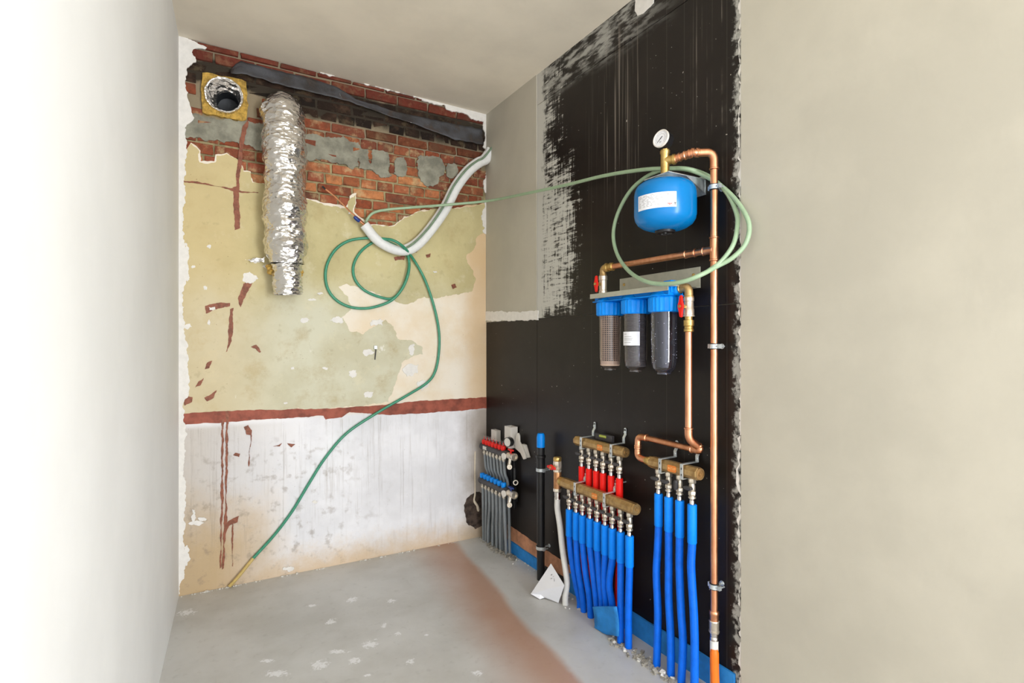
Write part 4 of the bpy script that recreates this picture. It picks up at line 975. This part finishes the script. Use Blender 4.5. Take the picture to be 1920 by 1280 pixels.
# grey pipes
GPb = [(906.7, 1008.6), (911, 1012), (915, 1015.5), (923.7, 1021), (931.5, 1024), (938.5, 1029), (949, 1036)]
for i in range(7):
    y = RW(bx[i], 900, OA2).y; b_ = RW(*GPb[i], .05)
    P = down_path([V((XR-OA2, y, zB-.042)), V((XR-OA2+.002, y, zB-.15)), b_.lerp(V((XR-OA2, y, zB-.1)), .45), b_])
    o = MB().tube(cat_rom(P, 6), .0088, 10).build('grey_pipe', MAT['greypipe'], org=(P[-1].x, P[-1].y, 0))
    tag(o, 'grey heating pipe below the blue-capped bar, %s' % (['leftmost of seven', 'second from the left', 'third from the left', 'fourth, in the middle', 'fifth from the left', 'sixth from the left', 'rightmost, bent outward'][i]), 'pipe', 'grey pipes below the blue-capped bar')
for i in range(7):
    y = RW(rx[i], 860, OA1).y
    y2 = y-.010; P = down_path([V((XR-OA1, y, zR-.042)), V((XR-OA1+.006, y-.003, zR-.12)), V((XR-.044, y2, zB+.04)), V((XR-.040, y2, zB-.04)), V((XR-.034, y2, .25)), V((XR-.03, y2, .02))])
    o = MB().tube(cat_rom(P, 6), .0088, 10).build('grey_pipe', MAT['greypipe'], org=(P[-1].x, P[-1].y, 0))
    tag(o, 'grey heating pipe from the red-capped bar passing behind the blue caps, %s' % (['leftmost of seven', 'second from the left', 'third from the left', 'fourth, in the middle', 'fifth from the left', 'sixth from the left', 'rightmost'][i]), 'pipe', 'grey pipes below the red-capped bar')

# ------------------------------------------------------------------ copper pipework
CR = .0128
OR_ = .042; yR = RW(1339, 640, OR_).y; zr = lambda py: RW(1339, py, OR_).z
def ringed(P, r, ends=True, n=14):
    """fitting: swollen tube with bead rings at both ends"""
    pts = [V(p) for p in P]; m = MB().tube(pts, r*1.13, n)
    for a, b in ((pts[0], pts[1]), (pts[-1], pts[-2])):
        d = (b-a).normalized(); m.lathe(a-d*.001, d, [(0, r*1.06), (.002, r*1.3), (.006, r*1.3), (.008, r*1.1)], n)
    return m
tk_axis = V((1.473, 1.434, 0)); TR = .110
t = thing('copper_riser', (XR-OR_, yR, 0), 'tall bare copper riser pipe with branches, nearest the beige plaster edge', 'pipe')
X_ = XR-OR_
zt0 = zr(468)
MB().tube([(X_, yR, zr(1150)), (X_, yR, zt0-.03)], CR, 18).build('riser_pipe', MAT['copper'], t)
MB().tube([(X_, yR, zt0+.03), (X_, yR, zr(312))], CR, 18).build('riser_pipe', MAT['copper'], t)
m = ringed([(X_, yR, zt0-.04), (X_, yR, zt0+.045)], CR); m.add(*(lambda q: (q.v, q.f))(ringed([(X_, yR, zt0), (X_-.004, yR+.045, zt0)], CR))); m.build('tee', MAT['copper'], t)
# top branch to the tank
tee = V((tk_axis.x, tk_axis.y, RW(1243, 303, .14).z))
top_ = V((X_, yR, zr(285)))
el = fillet([V((X_, yR, zr(318))), top_, V((X_-.045, yR+.035, top_.z))], .035, 7)
m = ringed(el, CR); m.build('elbow', MAT['copper'], t)
p2 = V((1.507, 1.345, top_.z-.002)); p1 = tee+V((.016, -.030, .0))
ppth = fillet([el[-1], el[-1].lerp(p2, .5)+V((-.004, -.002, .0)), p2, p1+V((.006, -.01, .003)), p1], .018, 5)
MB().tube(ppth, CR, 16).build('branch_pipe', MAT['copper'], t)
m = MB()
for f in (.12, .4, .62, .86):
    i = int(f*(len(ppth)-1)); d = (ppth[min(i+1, len(ppth)-1)]-ppth[max(i-1, 0)]).normalized(); m.lathe(ppth[i]-d*.012, d, [(0, CR*1.05), (.002, CR*1.28), (.006, CR*1.28), (.008, CR*1.12), (.018, CR*1.12), (.02, CR*1.28), (.024, CR*1.28), (.026, CR*1.05)], 16)
m.build('press_fitting', MAT['copper'], t)
# branch to the filter
hz0 = RW(1141, 501, .095); hzR = V((X_-.004, yR+.045, zt0))
hz0 = V((1.513, RW(1141, 501, .10).y, RW(1141, 501, .10).z))
MB().tube([hzR, hz0], CR*.95, 16).build('branch_pipe', MAT['copper'], t)
d = (hz0-hzR).normalized(); m = ringed([hzR+d*.03, hzR+d*.075], CR*.95); m.build('coupling', MAT['copper'], t)
m = MB().lathe(hz0, d, [(-.03, CR*1.1), (-.026, CR*1.4), (-.012, CR*1.4), (-.01, CR*1.15), (0, CR*1.15), (.002, CR*1.5), (.014, CR*1.5), (.016, CR*1.2), (.022, CR*1.2)], 8); m.build('union', MAT['ybrass'], t)
for py in (351, 649, 1098): clamp(t, X_, yR, zr(py), CR*1.02, .015)
MB().lathe((X_, yR, 0), (0, 0, 1), [(zr(1165), CR*1.15), (zr(1160), CR*1.2), (zr(1152), CR*1.2), (zr(1150), CR*1.32), (zr(1146), CR*1.32), (zr(1144), CR*1.1)], 18).build('coupling', MAT['copper'], t)
MB().lathe((X_, yR, 0), (0, 0, 1), [(zr(1186), CR*1.25), (zr(1184), CR*1.42), (zr(1181), CR*1.42), (zr(1180), CR*1.25), (zr(1178), CR*1.3), (zr(1166), CR*1.3), (zr(1164), CR*1.42), (zr(1162), CR*1.3)], 10).build('nut', MAT['nickel'], t)
MB().lathe((X_, yR, 0), (0, 0, 1), [(zr(1199), CR*1.18), (zr(1193), CR*1.18), (zr(1192), CR*1.08), (zr(1190), CR*1.18), (zr(1186), CR*1.18)], 16).build('crimp_sleeve', MAT['chrome'], t)
MB().tube([(X_, yR, zr(1197)), (X_, yR, -.01)], CR*1.12, 16).build('white_pipe', MAT['whitepipe'], t)
MB().tube(cat_rom([(X_-.004, yR-.004, zr(1214)), (X_-.004, yR-.005, zr(1250)), (X_-.004, yR-.007, zr(1280)), (X_-.004, yR-.008, -.012)], 5), [CR*.9]+[CR*1.18]*15, 16).build('orange_sleeve', MAT['orange'], t)

# ------------------------------------------------------------------ expansion tank
t = thing('expansion_tank', V((tk_axis.x, tk_axis.y, 1.635)), 'blue expansion tank with a round gauge on top, hung on the board', 'tank')
prof = [(1.638, .0), (1.638, .040), (1.641, .058), (1.648, .078), (1.660, .096), (1.675, .106), (1.692, TR), (1.765, TR), (1.783, .1075), (1.798, .100), (1.809, .086), (1.816, .066), (1.819, .0)]
MB().lathe((tk_axis.x, tk_axis.y, 0), (0, 0, 1), prof, 48, cap=False).build('body', MAT['tank'], t, sharp=60)
m = MB().lathe((tk_axis.x, tk_axis.y, 0), (0, 0, 1), [(1.644, .036), (1.630, .036), (1.628, .032), (1.628, .026), (1.633, .024), (1.633, .010), (1.626, .009), (1.626, 0)], 24); m.build('valve_cap', MAT['black'], t)
m = MB().box(((tk_axis.x+XR)/2-.02, tk_axis.y-.005, 1.828), (XR-tk_axis.x+.06, .12, .003)); m.box((XR-.0015, tk_axis.y-.005, 1.808), (.003, .12, .07))
m.prism([(0, 0), (.10, 0), (0, -.05)], (XR-.002, tk_axis.y-.063, 1.828), (-1, 0, 0), (0, 0, 1), (0, .002, 0)); m.lathe((tk_axis.x, tk_axis.y, 1.817), (0, 0, 1), [(0, .056), (.010, .046), (.012, .03)], 24)
m.build('bracket', MAT['zinc'], t)
m = MB().lathe((tk_axis.x, tk_axis.y, 0), (0, 0, 1), [(1.826, .0135), (1.84, .0145), (1.850, .0155), (tee.z+.022, .0155), (tee.z+.026, .018), (tee.z+.036, .018), (tee.z+.038, .014)], 14)
m.lathe(tee, p1-tee, [(0, .0155), (.026, .0155), (.028, .019), (.038, .019)], 14); m.build('tee', MAT['ybrass'], t)
gz = RW(1238, 264, .16).z; GS = 1.13
m = MB().lathe((tk_axis.x, tk_axis.y, tee.z+.036), (0, 0, 1), [(0, .011), (.004, .0145), (.016, .0145), (.018, .009), (gz-tee.z-.05, .007)], 6); m.build('stem', MAT['ybrass'], t)
gc = V((tk_axis.x+.004, tk_axis.y, gz)); gax = V((-1, -.16, .16)).normalized()
m = MB().lathe(gc, gax, [(-.004, 0), (-.004, .029), (-.002, .0322), (.026, .0322), (.030, .0322), (.032, .0305)], 32, cap=False); gb = m.build('gauge', MAT['black'], t)
m = MB().lathe(gc, gax, [(.026, .0325), (.032, .0330), (.0335, .0316), (.0335, .0290), (.0305, .0284)], 32, cap=False); m.build('bezel', MAT['whitebox'], gb)
MB().lathe(gc, gax, [(.0300, 0), (.0302, .0290)], 32, cap=False).build('dial', MAT['paper'], gb)
gu = (V((0, 0, 1))-gax*gax.z).normalized(); gr = gu.cross(gax)
m = MB(); gp = gc+gax*.0310
for k in range(31):
    an = math.radians(225-270*k/30); dd = gr*math.cos(an)+gu*math.sin(an); pd = gax.cross(dd); r0_ = .0232 if k % 5 else .0203
    m.add([gp+dd*r0_+pd*.0003, gp+dd*.0258+pd*.0003, gp+dd*.0258-pd*.0003, gp+dd*r0_-pd*.0003], [(0, 1, 2, 3)])
for k in range(40):
    a0_, a1_ = math.radians(225-270*k/40), math.radians(225-270*(k+1)/40)
    m.add([gp+(gr*math.cos(a)+gu*math.sin(a))*q for a, q in ((a0_, +.0172), (a0_, +.0178), (a1_, +.0178), (a1_, +.0172))], [(0, 1, 2, 3)])
m.build('dial_scale', MAT['ink'], gb, flat=True)
m = MB(); an = math.radians(225); dd = gr*math.cos(an)+gu*math.sin(an); pd = gax.cross(dd); gp = gc+gax*.0318
m.prism([(-.009, -.0013), (.0, -.0011), (.019, -.0004), (.019, .0004), (0, .0011), (-.009, .0013)], gp, dd, pd, gax*.0006); m.lathe(gp, gax, [(0, .0018), (.001, .0018)], 10)
m.build('needle', MAT['blackink'], gb)
place_text(text_mesh('bar', .007, MAT['ink'], 'lettering', .0001), 'lettering', gp-gu*.0125-gax*.0006, gr, gu, gb)
# wrapped label
cdir = V((-tk_axis.x, -tk_axis.y, 0)).normalized(); cr_ = V((-cdir.y, cdir.x, 0))
def on_tank(a, z, rr): return V((tk_axis.x, tk_axis.y, z))+(cdir*math.cos(a)+cr_*math.sin(a))*rr
def tank_sheet(a0, a1, z0, z1, rr, n=20):
    m = MB(); vs = []; fs = []
    for i in range(n+1):
        a = a0+(a1-a0)*i/n; vs += [on_tank(a, z0, rr), on_tank(a, z1, rr), on_tank(a, z1, rr-.0012), on_tank(a, z0, rr-.0012)]
    for i in range(n):
        for k in range(4): k2 = (k+1) % 4; fs.append((i*4+k, i*4+k2, (i+1)*4+k2, (i+1)*4+k))
    fs += [(0, 1, 2, 3), (n*4, n*4+3, n*4+2, n*4+1)]
    return m.add(vs, fs)
la, lb = math.radians(-56), math.radians(20)
s = tank_sheet(la, lb, 1.698, 1.751, TR+.0006).build('label', MAT['paper'], t); tag(s, 'white printed label wrapped around the tank')
rnd = random.Random(5); m = MB()
for k in range(11):
    zz_ = 1.745-.0038*k; a = la+.05
    while a < lb-.32:
        b_ = a+rnd.uniform(.03, .16); q = tank_sheet(a, b_, zz_, zz_+.0012, TR+.0011, 3); m.add(q.v, q.f); a = b_+rnd.uniform(.02, .12)
for k in range(5):
    q = tank_sheet(lb-.28, lb-.28+rnd.uniform(.06, .12), 1.744-.004*k, 1.7453-.004*k, TR+.0011, 3); m.add(q.v, q.f)
m.build('print_lines', MAT['lightink'], s)
a_ = lb-.20; p = on_tank(a_, 1.7085, TR+.0012); tang = (cr_*math.cos(a_)-cdir*math.sin(a_))
place_text(text_mesh('elbi', .011, MAT['redink'], 'lettering', .0002), 'lettering', p, -tang, (0, 0, -1), s)
m = MB()
for (o_, z_) in ((-.055, 1.711), (-.025, 1.711), (-.04, 1.7065)):
    q0_ = on_tank(lb+o_, z_, TR+.0008); tg = (cr_*math.cos(lb+o_)-cdir*math.sin(lb+o_)); m.prism([(-.002, .002), (.002, .002), (0, -.002)], q0_, tg, (0, 0, 1), (cdir*.0006))
m.build('logo_mark', MAT['blackink'], s)

# ------------------------------------------------------------------ triple water filter
OFI = .100
ycs = [RW(px, 575, OFI).y for px in (1143.9, 1192, 1245)]
t = thing('water_filter', V((XR-OFI, ycs[1], 1.10)), 'triple water filter with blue heads and clear bowls on a steel bracket', 'water filter')
yA, yZ = 1.835, 1.393
m = MB(); yc = (yA+yZ)/2; L = yA-yZ
m.box((XR-.002, yc, 1.475), (.003, L, .076)); m.box((XR-.083, yc, 1.4365), (.166, L, .003)); m.box((XR-.166, yc, 1.428), (.003, L, .020))
m.build('bracket', MAT['bracket'], t, bevel=.0008)
m = MB()
for yy in (yA-.03, yZ+.03): m.lathe((XR-.0035, yy, 1.485), (-1, 0, 0), [(0, .007), (.003, .0065), (.004, .004)], 6)
m.build('bracket_screws', MAT['ybrass'], t)
m = MB(); m.box((XR-OFI, (ycs[0]+ycs[2])/2-.002, 1.4195), (.075, ycs[0]-ycs[2]+.115, .030)); m.box((XR-OFI, ycs[2]-.045, 1.436), (.06, .04, .045))
m.lathe((XR-OFI, ycs[2]-.04, 1.428), (0, -1, 0), [(0, .024), (.036, .024), (.038, .021)], 18); m.lathe((XR-OFI, ycs[0]+.04, 1.420), (0, 1, 0), [(0, .022), (.03, .022)], 18)
for y in ycs: m.lathe((XR-OFI, y, 1.405), (0, 0, 1), [(-.002, .056), (.004, .056), (.010, .050), (.02, .046)], 32)
m.box((XR-OFI, (ycs[0]+ycs[2])/2, 1.4055), (.106, ycs[0]-ycs[2]+.108, .005)); m.build('head', MAT['blueplastic'], t, bevel=.002)
for i, y in enumerate(ycs):
    m = MB().lathe((XR-OFI, y, 1.346), (0, 0, 1), [(0, .047), (0, .0535), (.004, .056), (.050, .057), (.056, .055), (.058, .05)], 96, rfun=lambda k, q, r: r*(1+(.03 if k % 4 == 0 else 0)) if .002 < q < .055 else r)
    m.build('cap_ring', MAT['blueplastic'], t, sharp=22)
    zb = 1.115 if i == 2 else 1.118
    r_ = .0475 if i < 2 else .0495
    prof = [(1.350, r_), (zb+.05, r_*.94), (zb+.025, r_*.86), (zb+.010, r_*.68), (zb+.008, r_*.55), (zb, r_*.54), (zb, r_*.46), (zb+.006, r_*.44), (zb+.008, 0)]
    bo = MB().lathe((XR-OFI, y, 0), (0, 0, 1), prof, 40, cap=False).build('bowl', MAT['clear_blue' if i == 2 else 'clear'], t, sharp=70)
    if i == 0:
        MB().lathe((XR-OFI, y, 0), (0, 0, 1), [(1.350, .036), (1.152, .036), (1.152, 0)], 28, cap=False).build('cartridge', MAT['cart_mesh'], bo)
        m = MB(); rr = .0385
        for k in range(26):
            an = 2*math.pi*k/26; c_, s_ = math.cos(an), math.sin(an); m.tube([(XR-OFI+rr*c_, y+rr*s_, 1.35), (XR-OFI+rr*c_, y+rr*s_, 1.152)], .0014, 4)
        for k in range(22):
            z_ = 1.156+.0088*k; m.lathe((XR-OFI, y, z_), (0, 0, 1), [(-.001, rr-.001), (-.001, rr+.0016), (.001, rr+.0016), (.001, rr-.001)], 28, cap=False)
        m.lathe((XR-OFI, y, 0), (0, 0, 1), [(1.156, .0405), (1.138, .0405), (1.136, .036)], 28)
        o = m.build('cartridge_grid', MAT['cart_brown'], bo); tag(o, 'brown grid of the strainer cartridge')
    elif i == 1:
        MB().lathe((XR-OFI, y, 0), (0, 0, 1), [(1.350, .0405), (1.140, .0405), (1.138, .038), (1.138, 0)], 32, cap=False).build('cartridge', MAT['cart_grey'], bo)
    else:
        MB().lathe((XR-OFI, y, 0), (0, 0, 1), [(1.350, .030), (1.14, .030), (1.138, 0)], 28, cap=False).build('cartridge', MAT['cart_dark'], bo)
        m = MB(); rnd = random.Random(8)
        for k in range(60):
            an = rnd.uniform(0, 6.283); m.sphere((XR-OFI+.0455*math.cos(an), y+.0455*math.sin(an), rnd.uniform(1.155, 1.31)), rnd.uniform(.0007, .0016), 6)
        o = m.build('air_bubbles', MAT['paper'], bo); tag(o, kind='stuff')
    if i == 1:
        # paper label around the bowl facing into the room
        ax_ = V((XR-OFI, y, 0)); c1 = V((-ax_.x, -ax_.y, 0)).normalized(); c2 = V((-c1.y, c1.x, 0))
        def onb(a, z, q): return V((ax_.x, ax_.y, z))+(c1*math.cos(a)+c2*math.sin(a))*q
        def sheet(a0, a1, z0, z1, q, n=10):
            mm = MB(); vs = []; fs = []
            for k in range(n+1):
                a = a0+(a1-a0)*k/n; vs += [onb(a, z0, q), onb(a, z1, q), onb(a, z1, q-.0008), onb(a, z0, q-.0008)]
            for k in range(n):
                for j in range(4): fs.append((k*4+j, k*4+(j+1) % 4, (k+1)*4+(j+1) % 4, (k+1)*4+j))
            return mm.add(vs, fs+[(0, 1, 2, 3), (n*4, n*4+3, n*4+2, n*4+1)])
        s = sheet(-1.35, .32, 1.222, 1.276, .0492).build('label', MAT['paper'], bo); tag(s, 'white paper label')
        mm = MB()
        for (z_, l_) in ((1.266, .3), (1.256, .75), (1.249, .85), (1.243, .8), (1.233, .7)):
            q = sheet(-1.1, -1.1+l_, z_, z_+.0012, .0495, 4); mm.add(q.v, q.f)
        # printed lines stay on the same sheet as raised ink
        mm.build('print_lines', MAT['ink'], bo)
# inlet and outlet valves
pv = V((XR-OFI, hz0.y+.022+.010, 0)); ztop = hz0.z
ely = fillet([hz0+V((0, .012, 0)), V((pv.x, hz0.y+.036, ztop)), V((pv.x, hz0.y+.036, ztop-.032))], .02, 6); pv.y = hz0.y+.036
m = ringed(ely, .0125); o = m.build('elbow', MAT['brass'], t)
za = 1.444
m = MB().lathe((pv.x, pv.y, 0), (0, 0, 1), [(1.40, .013), (za, .013), (za, .018), (za+.012, .018), (za+.014, .016), (ztop-.052, .0165), (ztop-.05, .0185), (ztop-.034, .0185), (ztop-.03, .014)], 10); v1 = m.build('ball_valve', MAT['nickel'], t)
butterfly(v1, (pv.x-.034, pv.y, (za+ztop-.03)/2), .036, True)
q0 = V((XR-OFI, ycs[2]-.078, 1.428)); xo = q0.x
po = V((xo, q0.y-.040, 0)); zO = 1.428
ely = fillet([q0, V((xo, po.y, zO+.002)), V((xo, po.y, zO-.036))], .022, 6); ringed(ely, .0135).build('elbow', MAT['brass'], t)
m = MB().lathe((po.x, po.y, 0), (0, 0, -1), [(-zO+.034, .014), (-zO+.036, .0185), (-zO+.048, .0185), (-zO+.05, .0165), (-zO+.076, .0175), (-zO+.078, .019), (-zO+.098, .019), (-zO+.100, .021), (-zO+.103, .021), (-zO+.104, .014)], 10)
v2 = m.build('ball_valve', MAT['nickel'], t)
butterfly(v2, (po.x-.034, po.y+.002, zO-.068), .040, True)

# copper drop from the filter to the four-way manifold
t = thing('copper_feed_pipe', V((XR-.06, F_[1].y, F_[3])), 'copper pipe dropping from the right filter valve and hooking back to the four-way manifold', 'pipe')
zb_ = RW(1292, 812, OFI).z
MB().lathe((po.x, po.y, 0), (0, 0, -1), [(-zO+.104, .0135), (-zO+.114, .0135), (-zO+.116, .0185), (-zO+.136, .0185), (-zO+.138, .0155), (-zO+.146, .0155), (-zO+.148, .0175), (-zO+.156, .0175), (-zO+.158, .0135)], 10).build('union', MAT['ybrass'], t)
MB().tube([(po.x, po.y, zO-.156), (po.x, po.y, zb_)], .0125, 16).build('drop_pipe', MAT['copper'], t)
c1_ = RW(1306, 834, .055); c1_.y = RW(1306, 834, .055).y
zh_ = RW(1300, 842, .055).z
j1 = V((po.x, po.y, zb_-.008)); j2 = V((XR-.055, po.y-.006, zh_+.012)); j3 = V((XR-.055, po.y+.004, zh_))
el1 = fillet([V((po.x, po.y, zb_+.02)), j1+V((0, 0, -.012)), j2], .02, 6); ringed(el1, .0125).build('elbow', MAT['copper'], t)
hl = RW(1200, 818, .055); hl = V((XR-.055, hl.y, hl.z)); hr = V((XR-.055, po.y-.002, zh_))
ringed(fillet([j2+V((.0, 0, .004)), V((XR-.055, po.y-.012, zh_)), V((XR-.055, po.y+.028, zh_+(hl.z-zh_)*.1))], .014, 5), .0125).build('elbow', MAT['copper'], t)
MB().tube([hr, hl+V((0, -.03, 0))], .0115, 16).build('cross_pipe', MAT['copper'], t)
mL = F_[1]+V((0, .022, 0))
lowb = V((XR-.058, hl.y+.010, F_[3]))
ub = fillet([hl+V((0, -.04, 0)), hl+V((0, .010, 0)), V((XR-.057, hl.y+.010, (hl.z+F_[3])/2)), lowb, V((XR-OF, mL.y+.0, F_[3]))], .032, 7)
ringed(ub, .0118).build('return_bend', MAT['copper'], t)
mid = V((XR-.057, hl.y+.010, (hl.z+F_[3])/2)); MB().lathe(mid-V((0, 0, .008)), (0, 0, 1), [(0, .0135), (.002, .0152), (.006, .0152), (.008, .0138), (.01, .0152), (.014, .0152), (.016, .0135)], 16).build('bead', MAT['copper'], t)
MB().lathe(F_[1]+V((0, .034, 0)), (0, -1, 0), [(0, .0135), (.004, .016), (.014, .016), (.016, .0145), (.022, .0145), (.024, .021), (.034, .0225), (.036, .021)], 10).build('union', MAT['ybrass'], t)

# ------------------------------------------------------------------ foam offcut, folded paper, rubble
c4 = [RW(1114, 1136, .13), RW(1158, 1136, .13), RW(1159, 1193, .125), RW(1114, 1188, .125)]
m = MB(); n = 6; vs = []; fs = []
for j in range(n+1):
    l_ = c4[0].lerp(c4[3], j/n); r_ = c4[1].lerp(c4[2], j/n); sh = V((.012*math.sin(j/n*2.2)-.004, 0, 0))
    for k in range(n+1): vs.append(l_.lerp(r_, k/n)+sh+V((.006*math.sin(k/n*math.pi), 0, 0)))
for v in vs: v.z = max(v.z, .002)
for j in range(n):
    for k in range(n): fs.append((j*(n+1)+k, j*(n+1)+k+1, (j+1)*(n+1)+k+1, (j+1)*(n+1)+k))
m.add(vs, fs); o = m.build('foam_offcut', MAT['bluefoam'], org=((c4[2]+c4[3])/2)); sd = o.modifiers.new('thick', 'SOLIDIFY'); sd.thickness = .006
tag(o, 'square blue foam offcut standing against the middle blue pipes', 'foam')
# folded paper leaning on the white pipe
pb = [FLp(995, 1113, .012), FLp(1012, 1123, .002), FLp(1021, 1120, .006), FLp(1047, 1130, .002)]
A_, B_ = pb[0], pb[3]
tp_ = RW(1033, 1056, .115); rt_ = RW(1058, 1097, .135)
m = MB(); ctr = (A_+B_+tp_+rt_)/4+V((-.02, -.01, -.004))
m.add([A_, pb[1], pb[2], B_, rt_, tp_, ctr, A_.lerp(B_, .35)+V((.0, .0, .012))], [(0, 6, 5), (5, 6, 4), (6, 3, 4), (6, 7, 3), (0, 7, 6), (0, 1, 7), (1, 2, 7), (7, 2, 3)])
o = m.build('folded_paper', MAT['paper'], org=(A_+B_)/2, flat=True); sd = o.modifiers.new('thick', 'SOLIDIFY'); sd.thickness = .0012
tag(o, 'crumpled sheet of white paper leaning between standpipe and white pipe', 'paper')
m = MB(); rnd = random.Random(4); nn_ = (ctr-tp_).cross(rt_-tp_).normalized()
if nn_.x > 0: nn_ = -nn_
for k in range(9):
    u_, v_ = rnd.uniform(.35, .6), rnd.uniform(.1, .4); c_ = tp_.lerp(ctr, u_).lerp(rt_, v_)+nn_*.0013; a_ = rnd.uniform(0, 3)
    e1 = (rt_-tp_).normalized(); e2 = nn_.cross(e1); m.prism([(-.004, -.0006), (.004, -.0006), (.004, .0006), (-.004, .0006)], c_, e1*math.cos(a_)+e2*math.sin(a_), e2*math.cos(a_)-e1*math.sin(a_), nn_*.0003)
mk_ = m.build('print_marks', MAT['ink'], o)
def crumbs(name, pts, n, smin, smax, mat, seed, label, spread=10):
    rnd = random.Random(seed); m = MB(); c0 = FLp(*pts[len(pts)//2])
    for i in range(n):
        k = rnd.randrange(len(pts)-1); f = rnd.random(); px = pts[k][0]+(pts[k+1][0]-pts[k][0])*f+rnd.gauss(0, spread*.5); py = pts[k][1]+(pts[k+1][1]-pts[k][1])*f+rnd.gauss(0, spread*.35)
        p = FLp(px, py); p.x = min(p.x, XR-.02); p.y = min(p.y, YB-.02); s_ = rnd.uniform(smin, smax)*(1 if rnd.random() < .85 else 1.8)
        M_ = Matrix.Rotation(rnd.uniform(0, 6), 3, 'Z') @ Matrix.Rotation(rnd.uniform(-.5, .5), 3, 'X')
        base = len(m.v); m.box(p+V((0, 0, s_*.35)), (s_*rnd.uniform(.8, 1.6), s_*rnd.uniform(.6, 1.2), s_*rnd.uniform(.5, .9)), M_)
        for v in m.v[base:]: v += V((rnd.uniform(-.25, .25), rnd.uniform(-.25, .25), rnd.uniform(-.2, .2)))*s_; v.z = max(v.z, -.001)
    o = m.build(name, mat, org=c0, flat=True); tag(o, label, 'rubble', kind='stuff'); return o
crumbs('screed_rubble', [(900, 1004), (925, 1028), (950, 1042), (965, 1046)], 170, .003, .010, MAT['rubble'], 1, 'grey screed crumbs at the feet of the grey pipes', 8)
crumbs('screed_rubble', [(1150, 1200), (1180, 1222), (1215, 1245), (1255, 1275), (1300, 1300)], 260, .002, .007, MAT['rubble'], 2, 'grey screed crumbs at the feet of the right blue pipes', 12)
crumbs('plaster_chips', [(960, 1045), (1010, 1080), (1070, 1125), (1170, 1212), (1230, 1255), (1300, 1295)], 70, .003, .008, MAT['whitechip'], 3, 'small white chips strewn along the foot of the black board', 16)
crumbs('plaster_chips', [(335, 1108), (450, 1085), (600, 1062), (750, 1035), (890, 1006)], 90, .002, .006, MAT['whitechip'], 6, 'small white chips along the foot of the back wall', 6)
